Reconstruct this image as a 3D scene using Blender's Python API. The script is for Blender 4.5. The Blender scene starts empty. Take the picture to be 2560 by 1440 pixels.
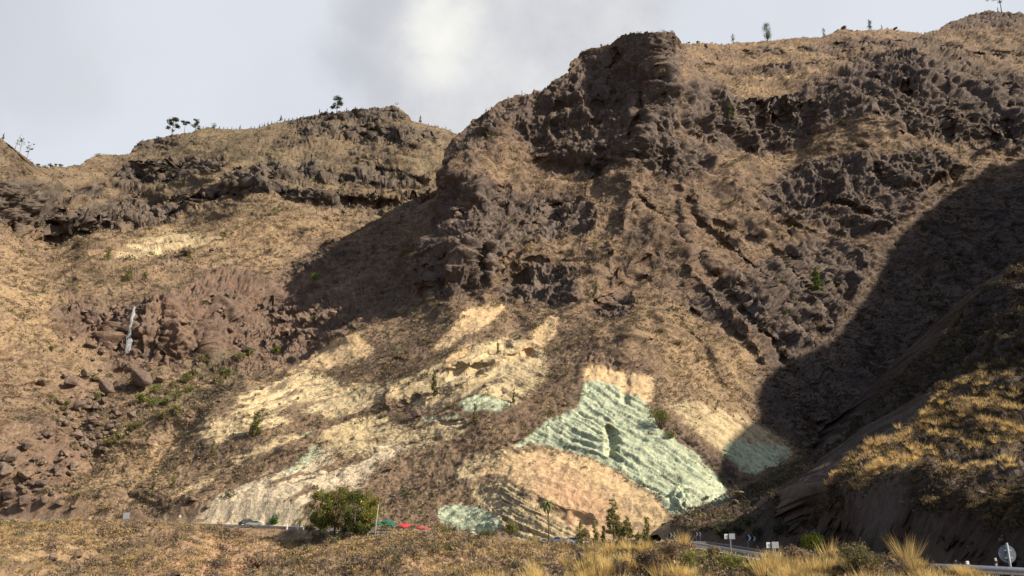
import bpy, math, random, time
import numpy as np
from math import radians, sin, cos, tan, pi
from mathutils import Vector, Matrix
random.seed(7); rng = np.random.default_rng(7)
S = bpy.context.scene
COL = S.collection
# ------------------------------------------------------------------ camera
F = 1850.0; PITCH = radians(15)
cd = bpy.data.cameras.new('camera'); cam = bpy.data.objects.new('camera', cd); COL.objects.link(cam)
cd.sensor_width = 36; cd.lens = 36*F/2560; cd.clip_start = .5; cd.clip_end = 20000
cam.location = (0, 0, 0); cam.rotation_euler = (pi/2+PITCH, 0, 0)
S.camera = cam
# ------------------------------------------------------------------ sun, sky, exposure
SUN = np.array([.77, -.26, .60]); SUN /= np.linalg.norm(SUN)
ld = bpy.data.lights.new('sun', 'SUN'); ld.energy = 5.0; ld.angle = radians(.5); ld.color = (1, .90, .74)
sun = bpy.data.objects.new('sun', ld); COL.objects.link(sun)
sun.rotation_euler = Vector(SUN).to_track_quat('Z', 'Y').to_euler()
S.view_settings.view_transform = 'Standard'; S.view_settings.look = 'None'
S.view_settings.exposure = 0.72; S.view_settings.gamma = 1
def pixdir(u, v):
    dx = (np.asarray(u, float)-1280)/F; dy = (720-np.asarray(v, float))/F
    d = np.stack([dx, cos(PITCH)-dy*sin(PITCH), sin(PITCH)+dy*cos(PITCH)], -1)
    return d
def at(u, v, Y):
    d = pixdir(u, v); return d*(np.asarray(Y)/d[..., 1])[..., None]
class NT:
    def __init__(s, tree): s.t = tree; tree.nodes.clear()
    def n(s, typ, **kw):
        nd = s.t.nodes.new(typ); ins = kw.pop('ins', {})
        for k, v in kw.items(): setattr(nd, k, v)
        for k, v in ins.items():
            if hasattr(v, 'node'): s.t.links.new(v, nd.inputs[k])
            else: nd.inputs[k].default_value = v
        return nd
    def m(s, op, a, b=None, c=None, clamp=False):
        ins = {0: a}
        if b is not None: ins[1] = b
        if c is not None: ins[2] = c
        return s.n('ShaderNodeMath', operation=op, use_clamp=clamp, ins=ins).outputs[0]
    def mix(s, f, a, b, mode='MIX'):
        nd = s.n('ShaderNodeMix', data_type='RGBA', blend_type=mode)
        for k, v in ((0, f), (6, a), (7, b)):
            if hasattr(v, 'node'): s.t.links.new(v, nd.inputs[k])
            else: nd.inputs[k].default_value = v if k == 0 else (*v[:3], 1)
        return nd.outputs[2]
W = bpy.data.worlds.new('World'); S.world = W; W.use_nodes = True
w = NT(W.node_tree)
sky = w.n('ShaderNodeTexSky', sky_type='NISHITA', sun_disc=False)
sky.sun_elevation = math.asin(SUN[2]); sky.sun_rotation = math.atan2(SUN[0], SUN[1])
sky.dust_density = 2.0
geo = w.n('ShaderNodeTexCoord').outputs['Generated']
def blob(u, v, r0, r1, src):     # soft patch of the sky round one direction
    d = pixdir(u, v); d = d/np.linalg.norm(d)
    dist = w.n('ShaderNodeVectorMath', operation='DISTANCE', ins={0: src, 1: tuple(d)}).outputs['Value']
    return w.n('ShaderNodeMapRange', interpolation_type='SMOOTHERSTEP', ins={'Value': dist, 1: r0, 2: r1, 3: 1., 4: 0.}).outputs[0]
K = 1/1.516
def skyc(r, g, b): return tuple((x/255/12.92 if x < 10 else ((x/255+.055)/1.055)**2.4)*K for x in (r, g, b))
nz = w.n('ShaderNodeTexNoise', ins={'Vector': geo, 'Scale': 5.0, 'Detail': 7., 'Roughness': .58})
off = w.n('ShaderNodeVectorMath', operation='MULTIPLY_ADD', ins={0: w.n('ShaderNodeVectorMath', operation='SUBTRACT', ins={0: nz.outputs['Color'], 1: (.5, .5, .5)}).outputs[0], 1: (.16, .16, .16), 2: geo}).outputs[0]
nz2 = w.n('ShaderNodeTexNoise', ins={'Vector': geo, 'Scale': 3.0, 'Detail': 7., 'Roughness': .55})
cl = w.n('ShaderNodeMapRange', ins={'Value': nz2.outputs[0], 1: .40, 2: .62, 3: 0., 4: 1.}).outputs[0]
nish = w.n('ShaderNodeVectorMath', operation='SCALE', ins={0: sky.outputs[0], 3: .07}).outputs[0]
base = w.mix(.92, nish, skyc(222, 226, 233))
base = w.mix(w.m('MULTIPLY', cl, .6), base, skyc(208, 211, 220))
cloud = w.m('MAXIMUM', w.m('MAXIMUM', blob(1080, 30, .10, .145, off), blob(1330, 60, .12, .20, off)), w.m('MAXIMUM', blob(1050, 210, .05, .11, off), w.m('MAXIMUM', blob(1250, -150, .15, .25, off), blob(1200, 270, .07, .19, off))))
n3 = w.n('ShaderNodeTexNoise', ins={'Vector': geo, 'Scale': 7.0, 'Detail': 6., 'Roughness': .6}).outputs[0]
ccol = w.mix(w.n('ShaderNodeMapRange', ins={'Value': n3, 1: .35, 2: .65, 3: 0., 4: 1.}).outputs[0], skyc(198, 199, 205), skyc(224, 224, 223))
base = w.mix(w.m('MULTIPLY', cloud, .85), base, ccol)
glow = w.m('MAXIMUM', blob(1130, 85, .0, .075, off), w.m('MULTIPLY', blob(1110, 180, .0, .07, off), .7))
base = w.mix(w.m('MULTIPLY', glow, .95), base, skyc(244, 243, 236))
base = w.mix(w.m('MULTIPLY', w.m('MAXIMUM', blob(900, 190, .0, .09, off), blob(940, 20, .0, .08, off)), .8), base, skyc(190, 193, 201))
base = w.mix(w.m('MULTIPLY', w.m('MAXIMUM', blob(130, 170, .02, .11, off), blob(20, 60, .02, .16, off)), .5), base, skyc(196, 199, 206))
# towards the rest of the sky the cloud thins out to clear blue
clear = w.n('ShaderNodeMath', operation='SUBTRACT', ins={0: 1., 1: blob(1280, 500, .5, 1.0, geo)}).outputs[0]
blue = w.n('ShaderNodeVectorMath', operation='SCALE', ins={0: sky.outputs[0], 3: .085}).outputs[0]
base = w.mix(w.m('MULTIPLY', clear, .9), base, blue)
bg = w.n('ShaderNodeBackground', ins={0: base, 1: 1.0})
w.n('ShaderNodeOutputWorld', ins={0: bg.outputs[0]})
# ------------------------------------------------------------------ noise
_p = rng.permutation(256); PERM = np.concatenate([_p, _p, _p]).astype(np.int32)
_g = rng.normal(size=(256, 3)); GR = (_g/np.linalg.norm(_g, axis=1)[:, None]*1.5).astype(np.float32)
def pn(x, y, z):
    x = np.asarray(x, np.float32); y = np.asarray(y, np.float32); z = np.asarray(z, np.float32)
    x0 = np.floor(x); y0 = np.floor(y); z0 = np.floor(z)
    fx, fy, fz = x-x0, y-y0, z-z0
    xi = x0.astype(np.int32) & 255; yi = y0.astype(np.int32) & 255; zi = z0.astype(np.int32) & 255
    ux = fx*fx*fx*(fx*(fx*6-15)+10); uy = fy*fy*fy*(fy*(fy*6-15)+10); uz = fz*fz*fz*(fz*(fz*6-15)+10)
    out = 0
    for a in (0, 1):
        pa = PERM[xi+a]
        for b in (0, 1):
            pb = PERM[pa+yi+b]
            for c in (0, 1):
                g = GR[PERM[pb+zi+c]]
                wgt = (ux if a else 1-ux)*(uy if b else 1-uy)*(uz if c else 1-uz)
                out = out+wgt*(g[..., 0]*(fx-a)+g[..., 1]*(fy-b)+g[..., 2]*(fz-c))
    return out
def fbm(P, wl, octv=4, s=(1, 1, 1), seed=0, gain=.5):
    q = P*(np.array(s)/wl)+seed*17.31; o = 0; a = 1; t = 0
    for i in range(octv):
        o = o+a*pn(q[..., 0], q[..., 1], q[..., 2]); t += a; a *= gain; q = q*2.03+11.7
    return o/t
def ridged(P, wl, octv=4, s=(1, 1, 1), seed=0, gain=.5):
    q = P*(np.array(s)/wl)+seed*13.77; o = 0; a = 1; t = 0; wgt = 1
    for i in range(octv):
        n = (1-np.abs(pn(q[..., 0], q[..., 1], q[..., 2]))*1.6).clip(0, 1)**2
        o = o+a*n*wgt; wgt = (n*1.6).clip(0, 1); t += a; a *= gain; q = q*2.07+5.3
    return o/t
def sm(x, a, b): t = ((x-a)/(b-a)).clip(0, 1); return t*t*(3-2*t)
# ------------------------------------------------------------------ geological map: polygons on the photograph's pixels, rasterised
MW, MH, MS = 1440, 840, 2.0; MU0, MV0 = -160, -120    # map cell = 2 photo pixels
def polymask(pts, soft=6):
    pts = np.array(pts, float); x = (pts[:, 0]-MU0)/MS; y = (pts[:, 1]-MV0)/MS
    m = np.zeros((MH, MW), np.float32); n = len(x)
    for r in range(max(0, int(y.min())), min(MH, int(y.max())+2)):
        yy = r+.5; xs = []
        for i in range(n):
            j = (i+1) % n
            if (y[i] <= yy) != (y[j] <= yy): xs.append(x[i]+(yy-y[i])/(y[j]-y[i])*(x[j]-x[i]))
        xs.sort()
        for k in range(0, len(xs)-1, 2):
            m[r, max(0, int(round(xs[k]))):max(0, int(round(xs[k+1])))] = 1
    return blur(m, soft)
def blur(m, soft):
    k = max(1, int(soft/MS))
    for _ in range(2):
        for ax in (0, 1):
            c = np.cumsum(np.pad(m, [(k+1, k) if a == ax else (0, 0) for a in (0, 1)], mode='edge'), axis=ax)
            L = m.shape[ax]
            hi = np.take(c, np.arange(2*k+1, 2*k+1+L), axis=ax); lo = np.take(c, np.arange(0, L), axis=ax)
            m = (hi-lo)/(2*k+1)
    return m.astype(np.float32)
def samp(m, u, v):
    x = ((u-MU0)/MS).clip(0, MW-1.01); y = ((v-MV0)/MS).clip(0, MH-1.01)
    xi = x.astype(int); yi = y.astype(int); fx = x-xi; fy = y-yi
    return m[yi, xi]*(1-fx)*(1-fy)+m[yi, xi+1]*fx*(1-fy)+m[yi+1, xi]*(1-fx)*fy+m[yi+1, xi+1]*fx*fy
ZONES = {}
def zone(name, *polys, soft=8, val=1.0):
    m = ZONES.get(name, np.zeros((MH, MW), np.float32))
    for p in polys: m = np.maximum(m, polymask(p, soft)*val)
    ZONES[name] = m
# ---- what the ground is made of, plus painted valley shade, traced on the photograph and carried onto the world surface
zone('green', [(1450,985),(1475,950),(1540,960),(1560,985),(1600,985),(1620,1010),(1640,1070),(1660,1080),(1700,1110),(1740,1130),(1790,1190),(1830,1240),(1840,1255),(1790,1275),(1770,1270),(1720,1290),(1690,1290),(1640,1230),(1540,1160),(1430,1115),(1350,1100),(1280,1112),(1330,1080),(1400,1035),(1450,1010)],
     [(1800,1140),(1820,1115),(1860,1095),(1920,1110),(1960,1110),(1985,1120),(1985,1135),(1930,1170),(1880,1192),(1850,1180)],
     [(1150,1000),(1180,985),(1230,1002),(1290,1010),(1250,1030),(1170,1030)], [(1100,1265),(1150,1250),(1200,1260),(1265,1315),(1230,1330),(1150,1315),(1100,1290)], soft=6)
zone('green', [(690,1200),(740,1150),(790,1110),(810,1125),(760,1180)], [(1040,1035),(1180,1040),(1170,1060),(1060,1060)], [(740,1075),(790,1070),(780,1090),(750,1090)], val=.5, soft=6)
zone('yellow', [(1650,1000),(1700,1020),(1780,1030),(1850,1035),(1900,1060),(1990,1110),(2000,1150),(1930,1150),(1870,1150),(1830,1160),(1790,1125),(1740,1080),(1690,1040)],
     [(560,1035),(620,990),(690,960),(720,930),(760,930),(860,955),(960,965),(960,1000),(850,1045),(720,1015),(640,1035)],
     [(480,1095),(560,1045),(700,1035),(735,1060),(620,1080),(560,1108),(500,1105)],
     [(950,960),(980,960),(1060,930),(1150,880),(1240,850),(1280,840),(1360,860),(1370,940),(1340,970),(1290,1010),(1200,990),(1100,1012),(1000,1000)],
     [(800,1090),(860,1050),(960,1030),(1000,1070),(1100,1050),(1180,1050),(1170,1080),(1080,1120),(1000,1130),(900,1150),(800,1112)],
     [(1130,1190),(1180,1150),(1280,1110),(1350,1108),(1250,1160),(1190,1195)],
     [(290,660),(310,625),(340,605),(420,590),(520,592),(600,600),(480,615),(400,622),(390,655),(340,668)],
     [(1180,1215),(1260,1205),(1330,1240),(1450,1310),(1500,1350),(1300,1350),(1210,1280)], soft=13)
zone('yellow', [(560,1150),(760,1070),(760,1095),(600,1165)], [(430,1230),(560,1165),(600,1175),(470,1240)], [(2060,1050),(2120,1060),(2100,1150),(2040,1130)], val=.6)
zone('orange', [(1475,925),(1555,930),(1630,945),(1637,1000),(1600,1010),(1550,985),(1475,955),(1455,955)],
     [(700,960),(740,900),(830,845),(900,840),(940,880),(870,905),(780,925)], [(1080,870),(1130,810),(1180,765),(1265,755),(1250,795),(1180,835),(1120,865)],
     [(1290,890),(1330,840),(1380,790),(1402,800),(1390,840),(1340,890)], [(1100,910),(1180,850),(1175,880),(1120,915)],
     [(1280,1125),(1350,1112),(1430,1125),(1540,1168),(1640,1240),(1690,1300),(1710,1335),(1600,1350),(1480,1330),(1350,1240),(1250,1180),(1200,1180)], soft=6)
zone('pink', [(1340,1150),(1400,1180),(1450,1210),(1560,1280),(1580,1330),(1480,1300),(1400,1260),(1330,1200)], soft=34, val=.8)
zone('pink', [(330,1450),(420,1360),(600,1375),(670,1450)], soft=40, val=.75)
zone('cream', [(455,1300),(540,1255),(600,1210),(700,1180),(780,1150),(820,1120),(835,1150),(780,1190),(900,1150),(980,1110),(1045,1103),(1000,1140),(940,1170),(910,1222),(780,1240),(760,1290),(620,1305)], soft=14)
zone('rock', [(1420,185),(1440,140),(1530,115),(1560,80),(1690,70),(1705,110),(1705,330),(1740,340),(1790,380),(1800,420),(1700,460),(1600,430),(1500,440),(1400,430),(1300,350),(1260,330),(1290,270),(1360,200)],
     [(1110,440),(1180,430),(1260,460),(1400,470),(1500,500),(1480,560),(1350,600),(1260,640),(1240,700),(1200,750),(1040,740),(1060,640),(1100,540)],
     [(1105,430),(1115,370),(1200,280),(1290,235),(1380,215),(1300,300),(1240,360),(1180,410)],
     [(1705,190),(1780,190),(1830,210),(1860,240),(1960,230),(2060,190),(2160,140),(2260,130),(2420,140),(2530,170),(2700,200),(2700,370),(2500,370),(2400,350),(2260,350),(2200,300),(2100,310),(1990,370),(1900,385),(1800,370),(1705,330)],
     [(1900,480),(1960,430),(2050,400),(2130,380),(2220,390),(2300,360),(2420,400),(2330,470),(2250,560),(2220,600),(2130,590),(2000,540),(1900,530)],
     [(1700,730),(1850,680),(2000,600),(2130,600),(2200,640),(2150,730),(2080,850),(1950,890),(1850,800),(1780,790)],
     [(1450,790),(1530,720),(1600,700),(1580,790),(1500,800)], [(1230,750),(1260,700),(1350,640),(1450,650),(1460,755)],
     [(100,600),(160,520),(300,480),(440,500),(600,450),(700,450),(850,480),(1000,500),(1060,480),(1100,500),(960,522),(800,515),(620,490),(520,510),(400,560),(250,580),(140,600)],
     [(280,450),(400,400),(530,400),(540,420),(350,470)], [(740,320),(940,310),(1060,320),(1100,350),(1040,352),(900,345),(760,345)], [(700,312),(800,275),(980,262),(1030,300),(900,308)],
     [(320,390),(345,345),(440,328),(440,360),(350,390)], [(-60,440),(80,440),(170,470),(150,570),(60,570),(-60,560)], [(1760,130),(1960,110),(1960,130),(1880,150),(1780,150)],
     [(690,690),(720,655),(870,600),(930,600),(920,640),(830,680),(720,700)], [(2340,85),(2380,45),(2470,15),(2600,20),(2600,60)], soft=14)
zone('rock', [(560,440),(700,405),(900,450),(1000,470),(860,470),(700,440)], [(1300,560),(1500,540),(1700,600),(1800,660),(1700,730),(1500,700),(1300,640)], [(1960,100),(2300,70),(2400,100),(2150,130),(1960,150)],
     [(-60,340),(60,360),(150,420),(170,470),(-60,450)], [(1480,440),(1700,460),(1900,440),(2200,560),(2150,760),(1950,890),(1800,800),(1500,640)], [(1400,900),(1640,900),(1760,960),(1660,935),(1500,915)], [(600,330),(1000,300),(1100,360),(1000,420),(600,400)], val=.5, soft=20)
zone('redrock', [(100,780),(200,735),(300,750),(420,740),(560,690),(700,680),(900,740),(1000,745),(1040,760),(900,800),(830,850),(760,900),(600,900),(500,875),(440,930),(280,935),(270,860),(160,850)],
     [(385,640),(420,612),(460,620),(465,650),(420,662)], [(1440,880),(1500,905),(1640,930),(1560,940),(1480,925)], soft=14)
zone('talus', [(130,960),(260,940),(340,1000),(330,1060),(260,1120),(200,1200),(60,1290),(-60,1300),(-60,1170),(60,1090),(170,1020)], soft=20)
zone('gold', [(-60,690),(200,750),(250,880),(150,930),(-60,900)], [(240,1130),(400,1060),(480,1100),(480,1200),(250,1240),(150,1280)], [(600,520),(760,500),(900,530),(940,560),(800,620),(560,640),(300,690),(-60,730),(-60,640),(150,640),(420,560)],
     [(1700,100),(1900,105),(2100,110),(2250,95),(2400,110),(2250,130),(2100,165),(1980,220),(1880,232),(1800,190),(1710,185)], [(1600,770),(1750,790),(1900,900),(1910,1010),(1800,1025),(1640,990),(1660,900)],
     [(1300,590),(1450,560),(1600,590),(1450,640),(1330,640)], [(2100,340),(2200,310),(2240,340),(2500,375),(2500,395),(2280,370),(2130,370),(1960,430),(1940,420)], [(600,1310),(1200,1340),(1700,1360),(1700,1390),(700,1370)], soft=40, val=.85)
zone('olive', [(440,340),(740,335),(1100,365),(1100,440),(560,430),(300,450)], [(340,930),(480,860),(640,880),(600,960),(420,1040),(330,1050)], [(1740,360),(1990,380),(1960,440),(1800,410)], [(1900,1250),(2050,1250),(2020,1360),(1880,1340)], soft=40, val=.7)
zone('gold', [(-60,1290),(150,1300),(260,1360),(100,1400),(-60,1380)], [(900,1335),(1300,1355),(1560,1372),(1560,1400),(1200,1385),(950,1370)], soft=16)
zone('dark', [(2050,1180),(1900,1020),(1900,900),(2080,850),(2240,600),(2360,470),(2700,380),(2700,1200),(2300,1200)], soft=30)  # valley shade put into the ground colour, following the cast shadow
zone('dark', [(1850,1240),(2100,1150),(2500,950),(2700,900),(2700,1440),(2000,1400),(1850,1330)], soft=30, val=.8)  # shade of the near right slopes and road cut, painted likewise
zone('rock', [(270,455),(320,415),(420,395),(545,395),(600,410),(545,432),(470,445),(350,480),(290,475)], [(540,445),(640,412),(760,412),(860,432),(960,418),(1060,440),(1060,455),(900,455),(820,450),(700,452),(600,462)], [(730,325),(830,305),(960,305),(1060,318),(1110,345),(1100,362),(1000,356),(880,350),(750,348)], [(690,315),(790,272),(985,260),(1035,303),(900,306),(780,318)], [(160,470),(240,455),(260,480),(180,500)], soft=8)
zone('rock', [(1640,1035),(1700,1075),(1790,1135),(1850,1195),(1885,1240),(1850,1252),(1790,1190),(1740,1130),(1690,1095)], [(1672,1262),(1680,1215),(1700,1195),(1722,1215),(1740,1262),(1705,1275)], [(285,880),(290,775),(345,765),(430,790),(420,850),(340,885)], val=.8, soft=7)
zone('rock', [(1960,118),(2100,95),(2300,88),(2410,104),(2410,126),(2250,118),(2050,138)], [(1720,148),(1850,166),(2000,156),(2160,126),(2160,146),(2000,180),(1850,190),(1730,170)], [(2150,110),(2350,126),(2600,128),(2600,148),(2350,148),(2150,128)], val=.85, soft=6)
# ---- local relief: (polygon, metres at its left end, metres at its right end, softness); + is away from the valley
RELIEF = [
 ([(1225,750),(1260,700),(1340,645),(1440,640),(1470,700),(1470,760)], 16, 0, 10),
 ([(1440,800),(1530,725),(1610,695),(1600,800)], 12, -4, 10),
 ([(1890,500),(1980,430),(2060,435),(2090,480),(1990,530),(1900,540)], 16, -2, 8),
 ([(1890,440),(1990,395),(2130,375),(2150,400),(2040,410),(1960,440)], 10, 0, 8),
 ([(2245,345),(2250,220),(2300,205),(2325,240),(2320,345)], 12, -6, 5),
 ([(1430,190),(1450,140),(1540,120),(1560,85),(1600,80),(1560,230),(1500,220)], 14, -3, 10),
 ([(1110,440),(1115,370),(1200,290),(1300,235),(1250,330),(1180,410)], 14, 0, 10),
 ([(1270,330),(1300,260),(1380,200),(1420,200),(1400,330),(1330,360)], 14, -2, 12),
 ([(1205,382),(1215,352),(1248,350),(1240,385)], 8, 8, 4),
 ([(1522,1062),(1540,1075),(1546,1100),(1540,1125),(1544,1155),(1524,1148),(1518,1110),(1514,1080)], 5, 3.5, 4),
 ([(1553,938),(1578,940),(1572,1010),(1562,1005)], 5, 5, 3),
 ([(1850,370),(1860,250),(2000,250),(2110,230),(2100,310),(1990,372)], 22, 0, 14),
 ([(2160,230),(2180,150),(2240,140),(2230,220)], 8, -3, 6), ([(2390,230),(2400,150),(2470,150),(2460,230)], 9, -3, 6),
 ([(560,1037),(640,1000),(760,985),(760,1010),(640,1035)], 3.5, 2, 3),
 ([(100,600),(110,570),(260,560),(300,580),(160,606)], 14, 4, 6), ([(440,545),(620,455),(640,480),(460,560)], 22, 4, 8),
 ([(650,690),(720,650),(780,640),(770,680),(690,705)], 10, -3, 8),
 ([(285,870),(290,780),(330,760),(345,780),(330,880)], 8, 5, 6), ([(950,490),(990,465),(1050,480),(1020,505)], 12, 0, 5),
 ([(760,420),(810,405),(830,425),(770,430)], 9, 0, 5), ([(1080,870),(1180,790),(1260,765),(1260,790),(1130,860)], 4, -1, 6),
 ([(1640,1290),(1650,1240),(1690,1200),(1740,1240),(1740,1290)], 2, -4, 14), ([(1090,930),(1160,905),(1240,900),(1240,915),(1130,940)], 4, 2, 3),
 ([(960,1020),(945,1000),(965,960),(990,965),(975,1020)], 1, -7, 4), ([(395,655),(400,620),(440,612),(462,640),(450,660)], 3, -6, 5),

 ([(560,1450),(640,1400),(760,1350),(860,1338),(960,1345),(900,1368),(760,1388),(690,1425),(640,1460)], 22, 2, 10),
 ([(540,445),(640,412),(760,412),(860,432),(960,418),(1060,440),(1060,455),(900,457),(820,452),(700,454),(600,464)], 0, 10, 3, 'v'), ([(620,372),(760,362),(900,380),(1040,372),(1040,384),(900,394),(760,376)], 0, 6, 3, 'v'), ([(480,350),(600,335),(720,340),(720,350),(600,348)], 0, 7, 3, 'v'), ([(160,470),(260,455),(270,480),(180,500)], 0, 8, 4, 'v'),
 ([(1960,125),(2100,100),(2300,92),(2400,108),(2400,124),(2250,114),(2050,134)], 0, 16, 4, 'v'), ([(1720,150),(1850,168),(2000,158),(2150,128),(2150,144),(2000,178),(1850,188),(1730,168)], 0, 13, 4, 'v'), ([(2150,112),(2350,128),(2560,130),(2560,146),(2350,146),(2150,126)], 0, 14, 4, 'v'),
 # cliff bands: (polygon, metres at the top, metres at the foot, softness, 'v')
 ([(100,600),(160,510),(300,470),(440,490),(600,440),(620,500),(520,512),(400,562),(250,585),(140,606)], 0, 20, 4, 'v'),
 ([(600,440),(700,445),(850,470),(1000,490),(1060,470),(1100,495),(960,525),(800,518),(620,492)], -3, 14, 4, 'v'),
 ([(280,450),(400,398),(530,400),(540,422),(350,472)], 0, 12, 4, 'v'), ([(740,318),(940,308),(1060,320),(1100,350),(1040,354),(900,347),(760,347)], 0, 18, 4, 'v'),
 ([(560,440),(640,415),(760,420),(820,440),(700,450)], 0, 8, 4, 'v'), ([(840,400),(960,410),(1050,440),(960,440)], 0, 7, 5, 'v'),
 ([(700,305),(800,280),(980,262),(1030,300),(900,308)], 0, 14, 4, 'v'), ([(330,390),(345,350),(440,332),(440,362),(350,392)], 0, 12, 4, 'v'),
 ([(-60,440),(80,440),(170,470),(150,570),(60,570),(-60,560)], 0, 12, 5, 'v'),
 ([(280,940),(270,870),(400,800),(520,830),(500,875),(440,935)], 0, 6, 4, 'v'), ([(100,850),(110,790),(200,745),(280,760),(260,860)], 0, 6, 4, 'v'),
 ([(420,790),(560,740),(700,745),(690,800),(560,820),(430,830)], 0, 7, 4, 'v'), ([(600,890),(620,820),(760,780),(850,800),(760,895)], 0, 6, 4, 'v'),
 ([(1720,350),(1800,300),(1880,300),(1900,380),(1800,372)], 0, 12, 6, 'v'), ([(1760,130),(1960,110),(1960,135),(1780,152)], 0, 14, 4, 'v'),
 ([(1300,420),(1400,350),(1680,360),(1690,455),(1600,430),(1500,440)], 0, 14, 8, 'v'), ([(1050,740),(1080,640),(1160,560),(1230,600),(1200,752)], -4, 14, 6, 'v'),
 ([(2230,470),(2300,440),(2400,430),(2330,480)], 0, 9, 5, 'v'), ([(2140,470),(2250,420),(2290,430),(2200,480)], 0, 9, 5, 'v'), ([(1980,650),(2060,640),(2120,700),(2100,790),(2040,740)], 8, -4, 6),
 ([(2340,350),(2350,270),(2440,270),(2500,300),(2500,365)], 0, 14, 6, 'v'), ([(1700,760),(1800,700),(1850,740),(1780,790)], 0, 6, 6, 'v'),
 ([(1090,1050),(1160,1040),(1170,1056),(1100,1066)], 0, 3, 3, 'v'), ([(830,1060),(930,1050),(1000,1060),(880,1085)], 0, 2.5, 3, 'v'), ([(560,1270),(740,1255),(740,1272),(570,1285)], 0, 2.5, 3, 'v'),
 ([(620,1240),(740,1180),(860,1190),(800,1210)], 0, 2, 3, 'v'), ([(1140,905),(1260,895),(1330,870),(1340,885),(1240,925),(1120,930)], 0, 4, 3, 'v'),
 ([(1330,1240),(1450,1280),(1500,1310),(1380,1290)], 0, 3, 4, 'v'), ([(1280,1112),(1350,1098),(1430,1112),(1545,1158),(1540,1164),(1430,1124),(1350,1110)], 0, 1.4, 3, 'v'),
]

GULLIES = [([(1600,500),(1700,600),(1760,660),(1800,705)], 11, 7), ([(1690,470),(1760,560),(1850,640),(1900,700),(1950,765)], 10, 6.5), ([(1740,700),(1800,780),(1860,850),(1900,890)], 9, 6),
 ([(1800,690),(1860,770),(1930,850),(1960,885)], 8, 6), ([(1860,660),(1930,740),(1990,820),(2030,860)], 9, 7), ([(1930,620),(1990,700),(2050,780),(2070,840)], 8, 6), ([(2000,610),(2060,680),(2100,740)], 8, 6),
 ([(1400,500),(1310,600),(1250,690)], 14, 7), ([(1180,470),(1150,560),(1125,640),(1105,730)], 10, 7), ([(1265,480),(1215,580),(1190,670)], 12, 6), ([(1640,640),(1560,705),(1500,760)], 12, 6), ([(1500,430),(1480,500),(1440,570),(1400,640)], 10, 6),
 ([(1700,455),(1705,520),(1720,600),(1730,690)], 12, -5), ([(1580,460),(1560,540),(1530,620)], 10, -6), ([(1800,560),(1880,600),(1980,590)], 9, 7), ([(1860,520),(1960,560),(2080,600)], 8, 6), ([(2050,500),(2150,520),(2220,560)], 8, 6),
 ([(2150,370),(2200,430),(2260,500)], 8, 6), ([(2440,370),(2400,420),(2330,480)], 8, 6), ([(1600,240),(1590,330),(1600,420)], 9, 6), ([(1500,250),(1490,330),(1500,410)], 9, 6), ([(1400,260),(1390,340)], 9, 6), ([(1650,130),(1655,230),(1640,330)], 8, 5), ([(1545,130),(1530,200),(1540,250)], 8, 8),
 ([(1900,260),(1905,360)], 6, 6), ([(1960,255),(1960,350)], 6, 6), ([(2020,250),(2030,330)], 6, 5), ([(2360,160),(2370,240),(2380,330)], 8, 7), ([(2530,200),(2520,300),(2530,350)], 10, 8), ([(2190,150),(2200,220),(2190,300)], 6, 6),
 ([(1640,790),(1600,860),(1560,910)], 16, -4), ([(1700,800),(1760,880),(1800,960)], 12, 3), ([(1300,800),(1250,870),(1180,930)], 12, 4), ([(1000,900),(900,960),(800,1010)], 10, 3), ([(1330,880),(1200,960),(1050,1020),(900,1050)], 12, 3.5), ([(1090,1090),(960,1140),(820,1190)], 10, 2.5),
 ([(1040,1000),(900,1080),(760,1130),(560,1220)], 14, 4), ([(700,930),(560,1020),(420,1120),(330,1230)], 16, 5), ([(250,560),(160,640),(60,680)], 14, 10), ([(740,590),(600,650),(480,700)], 12, 6), ([(560,740),(500,800),(520,900)], 9, 6), ([(700,740),(660,820),(640,890)], 9, 6), ([(440,760),(420,850),(400,920)], 8, 5),
 ([(860,350),(830,400),(800,450)], 14, 9), ([(1000,350),(960,420),(920,470)], 14, 9), ([(700,340),(650,400),(600,440)], 14, 9), ([(520,350),(470,400),(400,460),(360,500)], 14, 10), ([(1110,350),(1090,420)], 12, 9)]
zone('rock', [(700,660),(900,560),(1060,510),(1090,740),(920,760),(800,790),(700,740)], val=.6, soft=24)

def tps(ctrl):
    c = np.array(ctrl, float); x = c[:, :2]/500; f = np.log(c[:, 2])
    n = len(c); d = np.linalg.norm(x[:, None]-x[None], axis=2)
    K = np.where(d > 0, d*d*np.log(d+1e-9), 0)+np.eye(n)*4e-3
    Pm = np.hstack([np.ones((n, 1)), x]); A = np.block([[K, Pm], [Pm.T, np.zeros((3, 3))]])
    sol = np.linalg.solve(A, np.concatenate([f, np.zeros(3)]))
    def ev(u, v):
        U = u/500; V = v/500; o = sol[n]+sol[n+1]*U+sol[n+2]*V
        for i in range(n):
            r2 = (U-x[i, 0])**2+(V-x[i, 1])**2; o = o+sol[i]*.5*r2*np.log(r2+1e-9)
        return np.exp(o)
    return ev
LOWER = polymask([(430,1110),(640,960),(830,840),(1180,745),(1420,780),(1480,900),(1660,930),(1800,1010),(2000,1080),(2000,1180),(1750,1400),(430,1400)], 50)
relmap = np.zeros((MH, MW), np.float32); UU = MU0+MS*(np.arange(MW)+.5)
VV = (MV0+MS*(np.arange(MH)+.5))[:, None]*np.ones((1, MW)); VV = VV.astype(np.float32)
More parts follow.
